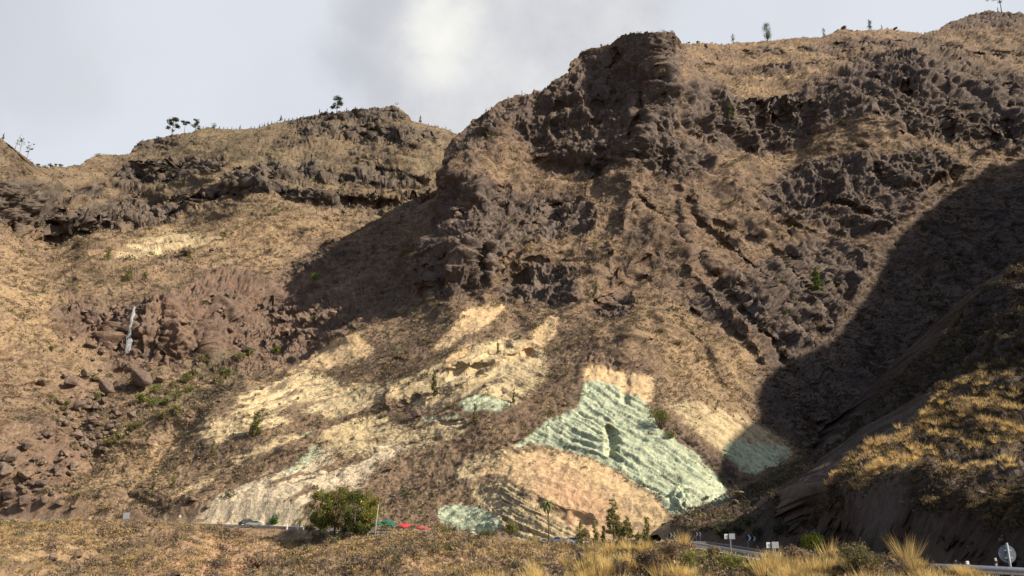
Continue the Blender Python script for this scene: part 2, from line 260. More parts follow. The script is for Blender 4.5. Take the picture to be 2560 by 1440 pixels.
for poly, dl, dr, soft, *vert in RELIEF:
    us = [p[0] for p in poly]; m = polymask(poly, 2)
    if vert and min(p[1] for p in poly) > 250 and max(us) < 1110 and max(p[1] for p in poly) < 620: dl, dr = dl*2.1, dr*2.1
    if vert:        # ramp from the band's own top edge to its foot
        on = m > .5; r = np.arange(MH)[:, None]
        top_ = np.where(on, r, 9999).min(0); bot_ = np.where(on, r, -1).max(0)
        tt = ((r-top_)/np.maximum(bot_-top_, 1)).clip(0, 1)
        relmap += blur((m*(dl+(dr-dl)*tt)).astype(np.float32), soft); continue
    relmap += blur(m*(dl+(dr-dl)*((UU-min(us))/(max(us)-min(us))).clip(0, 1))[None, :].astype(np.float32), soft)
for pts, wd, dep in GULLIES:
    m = np.zeros((MH, MW), np.float32); pts = np.array(pts, float)
    x = MU0+MS*(np.arange(MW)+.5); y = MV0+MS*(np.arange(MH)+.5); XX, YY = np.meshgrid(x, y); best = np.full((MH, MW), 1e9)
    x0, x1, y0, y1 = pts[:, 0].min()-90, pts[:, 0].max()+90, pts[:, 1].min()-90, pts[:, 1].max()+90
    sl = (slice(max(0, int((y0-MV0)/MS)), max(0, int((y1-MV0)/MS))), slice(max(0, int((x0-MU0)/MS)), max(0, int((x1-MU0)/MS))))
    X_, Y_ = XX[sl], YY[sl]; b = np.full(X_.shape, 1e9)
    for (ax, ay), (bx, by) in zip(pts[:-1], pts[1:]):
        L2 = (bx-ax)**2+(by-ay)**2; h = (((X_-ax)*(bx-ax)+(Y_-ay)*(by-ay))/L2).clip(0, 1)
        b = np.minimum(b, np.hypot(X_-ax-h*(bx-ax), Y_-ay-h*(by-ay)))
    relmap[sl] += dep*np.exp(-(b/wd)**2).astype(np.float32)
ALB = dict(scrub=(.205, .142, .092), scrub2=(.130, .088, .060), gold=(.335, .232, .125), rock=(.088, .070, .063), rock2=(.165, .125, .100), brown=(.115, .077, .055), red=(.160, .104, .074),
           green=(.375, .415, .285), yellow=(.43, .335, .195), orange=(.49, .345, .19), pink=(.42, .235, .145), cream=(.47, .385, .265), olive=(.130, .120, .068), dark=(.056, .050, .052))  # dark holds the tone of the painted valley shade
ALB = {k: np.array(v) for k, v in ALB.items()}
def mixc(c, name, wgt): return c*(1-wgt[..., None])+ALB[name]*wgt[..., None] if isinstance(name, str) else c*(1-wgt[..., None])+name*wgt[..., None]
def grid_mesh(name, P, col, mat, extra=None):
    nr, nc = P.shape[:2]
    idx = np.arange(nr*nc).reshape(nr, nc)
    q = np.stack([idx[:-1, :-1], idx[:-1, 1:], idx[1:, 1:], idx[1:, :-1]], -1).reshape(-1, 4)
    return raw_mesh(name, P.reshape(-1, 3), q, col.reshape(-1, 3), mat)
def raw_mesh(name, V, Fq, col, mat, parent=None, smooth=True):
    me = bpy.data.meshes.new(name); k = Fq.shape[1]
    me.vertices.add(len(V)); me.vertices.foreach_set('co', np.asarray(V, np.float32).ravel())
    me.loops.add(Fq.size); me.loops.foreach_set('vertex_index', Fq.astype(np.int32).ravel())
    me.polygons.add(len(Fq)); me.polygons.foreach_set('loop_start', np.arange(0, Fq.size, k, dtype=np.int32))
    if smooth: me.polygons.foreach_set('use_smooth', np.ones(len(Fq), bool))
    me.update(calc_edges=True)
    if col is not None:
        a = me.color_attributes.new('ground', 'FLOAT_COLOR', 'POINT')
        a.data.foreach_set('color', np.concatenate([col, np.ones((len(V), 1))], 1).astype(np.float32).ravel())
    me.materials.append(mat)
    o = bpy.data.objects.new(name, me); COL.objects.link(o)
    if parent is not None: o.parent = parent
    return o
def terrain_mat(name, sc=1.0, bump=.5, rough=.95):
    m = bpy.data.materials.new(name); m.use_nodes = True; t = NT(m.node_tree)
    a = t.n('ShaderNodeAttribute', attribute_name='ground').outputs['Color']
    g = t.n('ShaderNodeNewGeometry').outputs['Position']
    n1 = t.n('ShaderNodeTexNoise', ins={'Vector': g, 'Scale': .9*sc, 'Detail': 6., 'Roughness': .7})
    n2 = t.n('ShaderNodeTexNoise', ins={'Vector': g, 'Scale': .07*sc, 'Detail': 5., 'Roughness': .6})
    f1 = t.n('ShaderNodeMapRange', ins={'Value': n1.outputs[0], 1: .3, 2: .7, 3: .62, 4: 1.38}).outputs[0]
    f2 = t.n('ShaderNodeMapRange', ins={'Value': n2.outputs[0], 1: .3, 2: .7, 3: .88, 4: 1.12}).outputs[0]
    f = t.m('MULTIPLY', f1, f2)
    c = t.n('ShaderNodeVectorMath', operation='SCALE', ins={0: a, 3: f}).outputs[0]
    b = t.n('ShaderNodeBump', ins={'Height': n1.outputs[0], 'Strength': bump, 'Distance': 1.2/sc})
    p = t.n('ShaderNodeBsdfPrincipled', ins={'Base Color': c, 'Roughness': rough, 'Normal': b.outputs[0]})
    p.inputs['Specular IOR Level'].default_value = .15
    t.n('ShaderNodeOutputMaterial', ins={0: p.outputs[0]})
    return m
def normals(P):
    du = np.gradient(P, axis=1); dv = np.gradient(P, axis=0); n = np.cross(du, dv)
    n /= np.linalg.norm(n, axis=2)[..., None]+1e-9
    s = np.sign((n*P).sum(2))       # look towards the valley
    return -n*s[..., None]
LAYERS = {}
ROADC = np.array([at(u, v, Y) for u, v, Y in [(-330,1297,206),(-160,1297,203),(0,1299,201),(300,1304,199),(600,1314,193),(800,1322,186),(1000,1334,178),(1150,1343,172),(1300,1353,163),(1450,1360,153),(1570,1360,142),(1660,1354,130),(1720,1356,118),(1830,1374,97),(1950,1394,80),(2100,1418,64),(2300,1442,46),(2500,1455,36),(2750,1465,30),(3100,1470,27)]])
def catmull(C, n=16):
    o = []
    for i in range(len(C)-1):
        p0, p1, p2, p3 = C[max(i-1, 0)], C[i], C[i+1], C[min(i+2, len(C)-1)]
        for k in range(n):
            s = k/n; o.append(.5*((2*p1)+(p2-p0)*s+(2*p0-5*p1+4*p2-p3)*s*s+(3*p1-p0-3*p2+p3)*s**3))
    o.append(C[-1]); return np.array(o)
ROAD = catmull(ROADC, 14)
_d = np.gradient(ROAD, axis=0)[:, :2]; _d /= np.linalg.norm(_d, axis=1)[:, None]
RSIDE = np.stack([_d[:, 1], -_d[:, 0], np.zeros(len(_d))], -1)      # towards the camera's side
def flatten_to_road(P):
    sh = P.shape[:-1]; Q = P.reshape(-1, 3); out = Q.copy()
    near = np.where((Q[:, 2] < 12) & (Q[:, 1] < 225))[0]
    for s in range(0, len(near), 20000):
        k = near[s:s+20000]; d2 = ((Q[k, None, :2]-ROAD[None, ::2, :2])**2).sum(2); j = d2.argmin(1); d = np.sqrt(d2[np.arange(len(k)), j])
        wgt = 1-sm(d, 4.6, 8.5); out[k, 2] = Q[k, 2]*(1-wgt)+(ROAD[::2][j, 2]-.15)*wgt
    return out.reshape(*sh, 3)
def layer(name, u0, u1, step, top, vbot, ctrl, back, sc=1.0, amp=(12, 4, 2.2, .5), seed=0, base='scrub', mat=None, toprough=0, goldbias=0, colf=None, tamp=1.0, rb=0.):
    """a hillside: columns of ground running up from vbot to its crest, then over and down behind"""
    nc = int((u1-u0)/step)+1; u = np.linspace(u0, u1, nc)
    tx = [p[0] for p in top]; ty = [p[1] for p in top]
    vt = np.interp(u, tx, ty); vb = np.interp(u, [p[0] for p in vbot], [p[1] for p in vbot])
    vt = np.minimum(vt, vb-6)
    nr = int((vb-vt).max()/step)+2
    t = np.linspace(0, 1, nr)[:, None]
    kk = int(90/step); vs = np.convolve(np.pad(vt, kk, mode='edge'), np.hanning(2*kk+1)/np.hanning(2*kk+1).sum(), 'valid'); vs = np.minimum(vs, vb-6)
    U = np.broadcast_to(u, (nr, nc)).copy(); V = vb+(vs-vb)*t+(vt-vs)*sm(t, .72, 1)
    Yd = tps(ctrl)(U, V); P0 = at(U, V, Yd)
    wu = fbm(P0, 20*sc, 4, seed=51, gain=.6)*26; wv = fbm(P0, 20*sc, 4, seed=52, gain=.6)*26; kr = .75+.9*fbm(P0, 28*sc, 2, seed=53)
    Yd = Yd+samp(relmap, U+wu, V+wv)*(sc if sc < 1 else 1)*kr.clip(.35, 1.3)
    P = at(U, V, Yd)
    L0 = len(P)
    # over the crest
    D = np.cumsum(np.array([.6, 1, 2, 4, 7, 12, 20, 30, 45])*back)
    B = [P[-1]+np.stack([np.zeros(nc)+0, np.full(nc, d), np.full(nc, -.12*d-.0016*d*d/max(back, .3))], -1) for d in D]
    P = np.concatenate([P, np.stack(B)], 0)
    U = np.concatenate([U]+[U[-1:]]*len(D)); V = np.concatenate([V]+[V[-1:]]*len(D)); nr = len(P)
    Z = {k: samp(m, U+fbm(P, 30, 3, seed=1)*14, V+fbm(P, 30, 3, seed=2)*14).clip(0, 1) for k, m in ZONES.items()}
    Z['talus'] = Z['talus']
    rockz = np.maximum(Z['rock'], Z['redrock']*.9); tuff = np.maximum.reduce([Z['green'], Z['yellow'], Z['orange'], Z['cream']])
    N = normals(P)
    S1 = (1, 1, .45)
    a0, a1, a2, a3 = amp
    rockz = np.maximum(rockz, rb); rk0 = rockz; rockz = sm(rockz, .30, 1.05)
    low = samp(LOWER, U, V).clip(0, 1)
    crest = np.concatenate([sm((V-vt)[:L0], 0, 70), np.zeros((nr-L0, nc))])*.76+.24     # keep the skyline where it is
    warp = fbm(P, 25*sc, 2, seed=5)[..., None]*6*sc; warp2 = fbm(P, 6*sc, 2, seed=15)[..., None]*2*sc
    big = (ridged(P, 95*sc, 3, S1, seed+1)-.45)*a0*(1-.8*low)*crest
    mid = (ridged(P, 30*sc, 4, S1, seed+2)-.4)*a1*(1-.7*low)*(1+.35*rockz)*crest
    crag = (ridged(P+warp, 14*sc, 3, (1, 1, .30), seed+3, gain=.6)-.38)*a2*(.10+.95*rockz)*(.4+.6*crest)
    flute = (ridged(P+warp+warp2, 5.2*sc, 4, (1, 1, .33), seed+8, gain=.72)-.38)*a2*(.10+.55*rockz)
    chips = (ridged(P+warp2, 2.3*sc, 3, (1, 1, .8), seed+12, gain=.7)-.38)*a2*(.12+.36*rockz+.35*Z['redrock'])*(1-.6*low)
    ledge = (ridged(P+warp, 9*sc, 4, (.22, .4, 1.6), seed+9, gain=.65)-.38)*a2*.9*(1-low*.8)
    fine = fbm(P, 2.6*sc, 3, seed=seed+4, gain=.7)*a3*2.2*(1-.6*tuff)
    # layered beds in the coloured tuff
    s = V-.45*(U-1350)-.0002*(U-1350)**2+fbm(P, 26, 3, seed=6)*18
    s2 = V+.30*U+fbm(P, 30, 3, seed=7)*34
    right = sm(U, 1180, 1330)
    sb = np.where(U > 1255, s, s2)
    def beds(q, wl):
        ph = (q/wl) % 1.0; return sm(ph, 0, .75)-sm(ph, .86, 1.0)
    wob = (.2+1.6*(fbm(P, 12, 3, seed=9)+.25).clip(0, 1))
    qa = np.stack([sb/10., U/170., P[..., 2]*0], -1); lay = fbm(qa, 1., 4, seed=61, gain=.72)
    bed = (right*beds(s+5, 23)*.75+(1-right)*beds(s2, 29)*1.0)*wob+lay*2.6
    gul = (ridged(P, 9, 3, (1, 1, .2), seed+6)-.4)*.6*np.maximum(Z['orange'], Z['cream']*.25)
    strat = bed*np.maximum(Z['green'], Z['yellow']*1.1+Z['cream']*.35)*.5+gul
    strat = strat+fbm(P, 3.0, 3, (1, 1, 1.8), seed=66, gain=.7)*.55*tuff*(1-.5*Z['orange'])
    # rocky benches: each sticks out above and is undercut at its foot
    def benches(wl, wamp, k):
        hz = P[..., 2]+fbm(P, 70*sc, 3, seed=10+k)*wl*wamp+P[..., 0]*.06
        ph = (hz/wl) % 1.0; patch = sm(fbm(P, 42*sc, 3, (1, 1, 1.6), seed=40+k), -.12, .28)
        return (sm(ph, 0, .72)-sm(ph, .88, 1)-.35)*patch
    calm = 1-.6*Z['gold']
    terr = (benches(19*sc, 1.1, 0)*3.4*sc*(.55+.9*rockz)+benches(7.5*sc, 1.2, 1)*1.35*sc*(.6+.9*rockz))*(1-low*.85)*(.25+.75*calm)*(.3+.7*crest)*tamp
    big, mid, ledge = big*(1-.5*Z['gold']), mid*(1-.5*Z['gold']), ledge*calm
    # angular blocks: noise cut into steps
    def cut(q, k): x = q*k; fl = np.floor(x); return (fl+sm(x-fl, .38, .62)-k*0)/k
    blk = (cut(fbm(P+warp2, 17*sc, 4, (1, 1, .8), 81, gain=.6), 5)*13+cut(fbm(P, 6.5*sc, 3, (1, 1, .9), 82, gain=.6), 4)*4.5)*sc*(a2/2.6)*np.maximum(np.maximum(.36*Z['redrock'], .25*Z['rock']), rb*.16)
    colj = (cut(fbm(P+warp2*.6, 11*sc, 3, (1, 1, .26), 83, gain=.6), 6)*13+cut(fbm(P, 4.5*sc, 3, (1, 1, .4), 84, gain=.6), 4)*3.2)*sc*(a2/2.6)*sm(Z['rock'], .4, .95)
    blk = blk+colj*.5
    terr = terr+blk*(.3+.7*crest)
    Nh = N.copy(); Nh[..., 2] *= .15; Nh /= np.linalg.norm(Nh, axis=2)[..., None]+1e-6
    disp = big+mid+crag+flute+chips+fine+strat
    P2 = flatten_to_road(P+N*disp[..., None]+Nh*(ledge+terr)[..., None])
    # keep the camera-facing side in order: mostly move along the normal but no deeper than noise allows
    N2 = normals(P2); flat = N2[..., 2]
    steep = 1-sm(flat, .26, .56)
    n_m = fbm(P2, 40*sc, 4, seed=21); n_f = fbm(P2, 4*sc, 3, seed=22, gain=.7); n_s = fbm(P2, 1.6*sc, 2, seed=23, gain=.8); n_b = fbm(P2, 14*sc, 3, seed=24)
    c = np.broadcast_to(ALB[base], P.shape).copy()
    n_p = fbm(P2, 75*sc, 3, (1, 1, 1.5), seed=27)
    c = mixc(c, 'scrub2', sm(n_b*.8+n_f*.5+n_p*.8, -.12, .35)*.9)
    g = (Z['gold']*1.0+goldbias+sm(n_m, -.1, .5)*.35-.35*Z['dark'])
    c = mixc(c, 'gold', (g*sm(n_f+n_s*.5, -.35, .35)).clip(0, .85))
    c = mixc(c, 'olive', (Z['olive']*.8*sm(n_f+n_b*.6, -.25, .3)+.25*sm(n_f, .15, .5)).clip(0, .9)*(1-rockz*.7))
    rockz = rk0
    rk = (rockz*(.42+.65*steep)+.85*steep*sm(n_b+.4*n_f, -.35, .2)+rockz*.5*sm(n_f+n_b*.5, -.2, .3)).clip(0, 1)*(1-tuff)
    hard = sm(rockz, .45, .95)
    c = mixc(c, 'brown', rk); c = mixc(c, 'rock', rk*hard*.9); c = mixc(c, 'rock2', rk*sm(n_f+n_b*.7, .05, .4)*.8)
    c = mixc(c, 'red', (np.maximum(Z['redrock'], Z['talus']*.9)*(.45+.5*sm(n_b, -.2, .3))).clip(0, 1))
    # bare dark rock lumps and shrubs as speckle of their own colour
    sp = sm(n_s+n_f*.4, .18, .42)*(1-tuff)
    c = mixc(c, np.array((.060, .048, .042)), sp*.5)
    q = np.stack([sb/17., U/190., 0*U], -1); streak = fbm(q, 1., 4, seed=71, gain=.65); q2 = np.stack([sb/6., U/60., 0*U], -1); streak2 = fbm(q2, 1., 3, seed=72, gain=.6)
    for k in ('yellow', 'cream', 'orange', 'green'):
        br = {'yellow': 1.25, 'cream': 1.15, 'orange': .55, 'green': .45}[k]
        cover = (Z[k]*1.25-br*sm(n_b*.6+n_f*.5+streak*1.3, .04, .42)-.25*sm(n_f+n_s, 0, .5)*(k == 'yellow')).clip(0, 1)
        c = mixc(c, k, sm(cover, .12, .75))
    c = mixc(c, 'pink', Z['pink'])
    c = mixc(c, ALB['cream'], tuff*.40*sm(streak2+n_f*.4, .05, .5)*(1-Z['pink']))
    ph = ((s+4)/11.5) % 1; ph2 = ((s2+4)/15) % 1; line = np.where(U > 1255, sm(ph, .66, .8)-sm(ph, .88, 1), sm(ph2, .66, .8)-sm(ph2, .88, 1))*sm(n_f*.6+n_b+.15, -.15, .35)
    c = mixc(c, np.array((.14, .135, .09)), line*.62*np.maximum(Z['green'], Z['yellow']*.8)*(1-Z['pink'])*(1-.7*Z['orange']))
    c = mixc(c, np.array((.17, .135, .09)), tuff*.6*sm(-streak2-n_f*.6, .16, .42)*(1-.65*Z['cream'])*(1-.6*Z['orange']))
    c = c*(1+(.10*n_b+.12*streak)[..., None]*tuff[..., None])
    c = mixc(c, ALB['dark'], Z['dark']*(.72+.25*n_b).clip(0, 1))  # painted shade laid over the ground's own colour
    c = c*(1+.16*n_m+.10*n_s)[..., None]
    if colf is not None: c = colf(c, U, V, P2, n_b, n_f, n_s)
    c = c.clip(.012, .8)
    o = grid_mesh(name, P2, c, mat)
    o['kind'] = 'structure'
    LAYERS[name] = dict(P=P2, U=U, V=V, N=N2, Z=Z, vt=vt, u=u, tuff=tuff, rock=rk, obj=o, front=nr-len(D), ev=Yd)
    return o
t0 = time.time()
MT = terrain_mat('dry_hillside')
A_TOP = [(-200,300),(0,345),(30,368),(60,395),(80,415),(150,420),(200,412),(225,395),(245,386),(290,388),(325,386),(332,372),(348,354),(400,343),(440,338),(480,330),(520,318),(560,322),(600,322),(640,320),(700,308),(760,292),(800,283),(860,277),(930,272),(985,268),(1000,272),(1018,286),(1030,304),(1080,315),(1120,325),(1160,345),(1300,420)]
layer('far_hillside', -170, 1290, 2.2, A_TOP, [(-200,1345),(1300,1345)], [
 (-200,1330,205),(0,1300,200),(300,1300,204),(600,1300,228),(1200,1300,320),
 (-150,1000,232),(0,1000,240),(120,1000,262),(220,1000,275),(300,1000,285),(420,1000,300),(100,1150,226),(-100,1150,212),(250,1150,250),
 (-150,750,275),(0,750,295),(100,780,318),(200,830,318),(310,880,318),(320,770,338),(450,900,318),(450,760,350),(600,850,352),(600,740,400),(750,860,400),(900,760,480),(900,1000,360),(1100,760,540),(1100,900,470),(1100,1050,400),(1250,1000,440),(700,1100,300),(900,1300,290),
 (-100,600,395),(0,600,420),(0,450,450),(-100,330,540),(0,350,560),(80,415,640),(120,418,672),(170,425,700),(120,600,520),(150,520,560),(150,430,690),(250,395,800),(-150,300,560),
 (250,650,430),(450,650,455),(600,640,485),(800,600,540),(1000,560,580),(1150,600,580),(300,560,600),(450,555,610),(600,500,600),(750,500,570),(900,525,575),(1050,520,600),
 (450,480,680),(600,450,640),(750,460,600),(950,480,610),(350,420,780),(600,400,730),(850,400,720),(1050,420,700),(1150,430,700),(440,340,860),(600,325,900),(700,345,850),(900,340,830),(1050,345,820),(850,280,930),(980,270,930),(1100,320,930),(1250,400,900)],
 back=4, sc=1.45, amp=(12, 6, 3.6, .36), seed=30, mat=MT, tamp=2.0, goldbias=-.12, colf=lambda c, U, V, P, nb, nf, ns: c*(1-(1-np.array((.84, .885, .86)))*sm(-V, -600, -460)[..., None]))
B_TOP = [(-200,1420),(0,1330),(120,1180),(300,945),(420,900),(560,790),(600,720),(690,682),(730,652),(800,622),(870,590),(960,540),(1060,490),(1092,472),(1103,440),(1109,402),(1115,372),(1128,352),(1155,330),(1180,305),(1210,285),(1245,262),(1290,242),(1330,234),(1358,226),(1380,205),(1405,188),(1422,182),(1432,150),(1450,135),(1475,122),(1505,115),(1530,112),(1545,98),(1565,86),(1620,81),(1682,80),(1690,90),(1699,97),(1702,108),(1760,106),(1800,112),(1830,108),(1900,104),(1960,98),(2050,94),(2075,85),(2100,74),(2140,76),(2190,74),(2220,71),(2262,78),(2310,84),(2350,72),(2380,55),(2430,36),(2470,28),(2520,30),(2560,36),(2900,20)]
layer('mountainside', -60, 2760, 2.2, B_TOP, [(-200,1425),(1300,1395),(1500,1400),(1800,1380),(2300,1250),(2800,1200)], [
 (-200,1400,190),(0,1330,192),(300,1330,192),(600,1330,190),(900,1330,186),(1200,1350,176),(1500,1370,163),(1700,1340,152),(1850,1300,158),
 (0,1200,225),(200,1100,250),(300,1100,246),(300,950,295),(420,900,322),(600,1150,219),(600,1000,248),(600,850,340),(600,720,410),
 (900,1180,210),(900,1000,244),(900,860,290),(900,765,338),(900,700,398),(900,640,426),(960,600,418),(960,545,440),(780,930,282),(830,680,445),(800,800,352),(740,710,440),(760,860,335),
 (1200,1200,196),(1200,1050,214),(1200,900,246),(1200,790,280),(1060,745,325),(1010,650,392),(1085,490,425),
 (1100,735,298),(1190,745,300),(1130,620,318),(1170,450,350),(1110,440,378),(1108,400,395),(1160,335,408),
 (1300,750,300),(1300,640,318),(1300,560,345),(1290,430,392),(1300,330,415),(1300,243,435),
 (1500,760,278),(1500,640,318),(1500,540,350),(1460,430,392),(1440,300,420),(1440,215,432),(1430,160,462),(1530,118,455),
 (1560,90,450),(1600,200,428),(1690,85,418),(1688,200,408),(1690,330,394),(1690,440,378),(1700,600,335),
 (1722,112,500),(1725,200,465),(1725,300,415),(1850,110,620),(1850,190,520),(1850,235,455),(1850,370,445),(1870,420,412),(1850,550,365),(1850,700,318),(1850,850,275),(1850,1000,236),(1850,1120,212),
 (2000,240,470),(2000,370,458),(2100,80,660),(2100,180,530),(2110,240,466),(2110,310,455),(2100,400,425),(2100,550,385),(2100,700,345),(2100,850,305),(2100,950,285),
 (2300,90,680),(2300,130,540),(2300,220,470),(2300,340,440),(2300,450,415),(2300,600,390),(2300,750,350),(2300,950,310),
 (2560,40,700),(2560,160,560),(2560,340,455),(2560,500,420),(2560,650,390),(2560,900,350),(2800,40,700),(2800,400,440),(2800,800,370),
 (1990,1130,222),(2050,1050,248),(2050,1150,235),(1640,1010,218),(1660,1150,192),(1490,930,238),(1480,1040,212),(1500,1150,192),(1380,1050,214),(1300,1110,203),(1350,1250,178),(1700,1280,168),(1780,1150,196),(1830,1230,188),(1600,930,236),(1700,940,240)],
 back=2, sc=1.0, amp=(11, 5, 2.6, .38), seed=50, mat=MT)
print('B', time.time()-t0)
C_TOP = [(1660,1330),(1700,1292),(1760,1268),(1800,1248),(1850,1222),(1900,1205),(1950,1168),(1990,1142),(2030,1148),(2080,1105),(2150,1030),(2230,962),(2300,900),(2400,800),(2480,720),(2560,640),(2700,560),(3000,600)]
layer('shaded_hillside', 1665, 2900, 2.6, C_TOP, [(1600,1420),(2900,1440)], [
 (1680,1320,140),(1800,1250,172),(1900,1210,185),(1990,1145,196),(2080,1110,205),(2230,965,200),(2400,800,178),(2560,645,175),(2800,560,170),
 (1700,1360,118),(1800,1340,118),(1900,1330,112),(2000,1300,115),(2100,1200,140),(2300,1050,140),(2300,1200,105),(2560,900,115),(2560,1200,80),(2800,1100,70),(2800,800,100),(2100,1350,85),(2300,1380,68),(2560,1400,55),(2800,1400,50)],
 back=1, sc=.75, amp=(9, 5, 3.2, .6), seed=70, mat=MT, goldbias=.0, rb=.40, colf=lambda c, U, V, P, nb, nf, ns: c*((.85+.3*nb)*(1-.35*sm(V, 1000, 1150)))[..., None])  # lower slope darkened in colour, painting shade over grazing sunlight
D_TOP = [(1960,1345),(2000,1300),(2050,1240),(2080,1190),(2120,1140),(2170,1118),(2220,1100),(2290,1062),(2325,1010),(2370,965),(2400,945),(2450,930),(2500,900),(2560,880),(2700,820),(3000,700)]
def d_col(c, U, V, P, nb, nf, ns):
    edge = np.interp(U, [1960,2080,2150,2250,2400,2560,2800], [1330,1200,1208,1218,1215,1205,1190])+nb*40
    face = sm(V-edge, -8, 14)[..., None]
    c = c*(1-face)+np.array((.052, .034, .026))*(1+.4*nf[..., None])*face  # cut face near black: its shade is put into the earth colour
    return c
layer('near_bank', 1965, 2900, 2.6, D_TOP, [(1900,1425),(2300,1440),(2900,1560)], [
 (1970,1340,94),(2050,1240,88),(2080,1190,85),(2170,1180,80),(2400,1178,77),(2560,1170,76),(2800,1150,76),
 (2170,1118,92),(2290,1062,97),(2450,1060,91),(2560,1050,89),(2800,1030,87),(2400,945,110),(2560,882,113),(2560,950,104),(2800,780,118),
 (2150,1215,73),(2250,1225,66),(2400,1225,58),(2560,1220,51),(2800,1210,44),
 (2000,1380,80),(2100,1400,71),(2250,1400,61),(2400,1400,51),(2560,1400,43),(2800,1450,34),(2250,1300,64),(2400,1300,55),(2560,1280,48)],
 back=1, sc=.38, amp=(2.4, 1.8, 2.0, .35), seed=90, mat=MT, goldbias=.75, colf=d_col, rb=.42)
print('D', time.time()-t0)
# ---- ground below and in front of the road
def e_col(c, U, V, P, nb, nf, ns):      # bare ochre and reddish earth between the bushes
    w_ = sm(fbm(P, 16, 3, seed=95)+.3*nf, -.05, .3)*.75
    return c*(1-w_[..., None])+np.array((.30, .195, .115))*(1+.3*nf[..., None])*w_[..., None]
E_TOP = [(-200,1300),(0,1305),(60,1303),(200,1307),(400,1309),(500,1312),(600,1317),(700,1323),(830,1333),(900,1346),(1000,1354),(1300,1372)]
layer('valley_slope', -170, 1280, 2.4, E_TOP, [(-200,1500),(1300,1500)], [
 (-150,1305,186),(0,1305,188),(300,1308,190),(600,1320,188),(850,1335,178),(1100,1360,165),(560,1400,164),(700,1355,178),(1280,1372,158),(0,1380,140),(300,1380,150),(500,1380,152),(800,1400,150),(900,1400,130),(0,1490,110),(400,1490,118),(700,1490,128),(1000,1490,120),(600,1440,150),(800,1440,120),(700,1420,142)],
 back=.4, sc=.6, amp=(5, 3.5, .8, .35), seed=110, mat=MT, goldbias=.3, tamp=.4, colf=e_col)
F_TOP = [(480,1530),(600,1455),(700,1402),(760,1380),(830,1362),(900,1345),(950,1338),(1000,1337),(1060,1330),(1110,1333),(1170,1342),(1200,1340),(1260,1352),(1310,1352),(1350,1360),(1400,1360),(1500,1369),(1600,1366),(1700,1372),(1800,1410),(1900,1440)]
layer('front_knoll', 490, 1880, 2.6, F_TOP, [(400,1545),(1900,1545)], [
 (500,1530,88),(600,1455,100),(700,1402,110),(850,1360,118),(1000,1340,120),(1200,1350,116),(1400,1364,108),(1600,1368,98),(1850,1430,85),
 (700,1530,78),(1000,1440,88),(1000,1530,72),(1300,1440,84),(1300,1530,68),(1600,1530,62),(1850,1530,60)],
 back=.5, sc=.4, amp=(3, 2.0, .6, .3), seed=130, mat=MT, goldbias=.32, tamp=.4, colf=e_col)
G_TOP = [(1150,1480),(1230,1442),(1300,1425),(1400,1408),(1480,1400),(1540,1378),(1600,1360),(1680,1352),(1735,1366),(1760,1386),(1800,1396),(1880,1406),(1950,1408),(2000,1398),(2080,1390),(2150,1384),(2230,1400),(2300,1410),(2380,1428),(2450,1450),(2600,1480),(2800,1520)]
layer('near_knoll', 1160, 2780, 3, G_TOP, [(1100,1700),(2800,1700)], [
 (1200,1450,34),(1400,1408,33),(1560,1370,32),(1700,1352,33),(1900,1392,30),(2150,1375,27),(2380,1428,24),(2700,1500,20),
 (1200,1690,17),(1500,1690,16),(1900,1690,15),(2300,1690,14),(2700,1690,13),(1500,1500,26),(1900,1500,24),(2300,1500,21)],
 back=.25, sc=.12, amp=(.5, .6, .2, .14), seed=150, mat=MT, goldbias=.2, tamp=.3)
print('G', time.time()-t0)
# ---- mountain on the right, outside the picture, whose crest throws the big shadow
SH = [(2640,360),(2560,385),(2480,402),(2440,440),(2380,475),(2330,520),(2280,560),(2240,602),(2200,680),(2170,730),(2140,780),(2100,830),(2070,862),(2000,880),(1950,905),(1905,955),(1900,1000),(1905,1030),(1865,1062),(1815,1110),(1800,1150)]
L = LAYERS['mountainside']; cr = []
for (u, v) in SH:
    j = int(np.argmin(abs(L['u']-u))); i = int(np.argmin(abs(L['V'][:L['front'], j]-v)))
    p = L['P'][i, j].copy(); xb = .98*p[1]+70
    tt = (xb-p[0])/SUN[0]; cr.append(p+tt*SUN)
cr = np.array(cr); cr = cr[np.argsort(-cr[:, 1])]
print('crest', cr.round(0).tolist())
ys = np.linspace(cr[:, 1].max(), cr[:, 1].min(), 160)
cx = np.interp(ys, cr[::-1, 1], cr[::-1, 0]); cz = np.interp(ys, cr[::-1, 1], cr[::-1, 2])
y_f = ys[-1]; x_f = cx[-1]; z_f = cz[-1]
yn = np.linspace(y_f-6, 10, 40); f = (y_f-yn)/(y_f-10)
ys = np.concatenate([np.linspace(ys[0]+300, ys[0]+10, 20), ys, yn]); cx = np.concatenate([np.full(20, cx[0]+20), cx, x_f*(1-f)+(70)*f])
cz = np.concatenate([np.full(20, cz[0]), cz, z_f*(1-sm(f, .02, .24))+(-6)*f])
prof = np.array([(0, .0, .0), (.12, .13, 0), (.3, .36, 0), (.6, .7, 0), (1, 1, 0)])
rows = []
xfoot = np.maximum(.86*ys+6, 26)
for k in np.linspace(1, 0, 24): rows.append(np.stack([cx+(xfoot-cx)*k, ys, cz+(np.minimum(-12+0*cz, cz-4)-cz)*k**.8], -1))
for k in np.linspace(.05, 1, 14): rows.append(np.stack([cx+340*k, ys, cz+(-20-cz)*k], -1))
R = np.stack(rows)
R[:23] += (fbm(R[:23], 30, 3, seed=200)*5)[..., None]*np.array([.0, 0, 1])*np.linspace(1, 0, 23)[:, None, None]
rc = np.broadcast_to(ALB['scrub2'], R.shape)*(1+.3*fbm(R, 25, 3, seed=201))[..., None]
o = grid_mesh('mountain_right', R, rc, MT); o.name = 'mountain'; o['kind'] = 'structure'
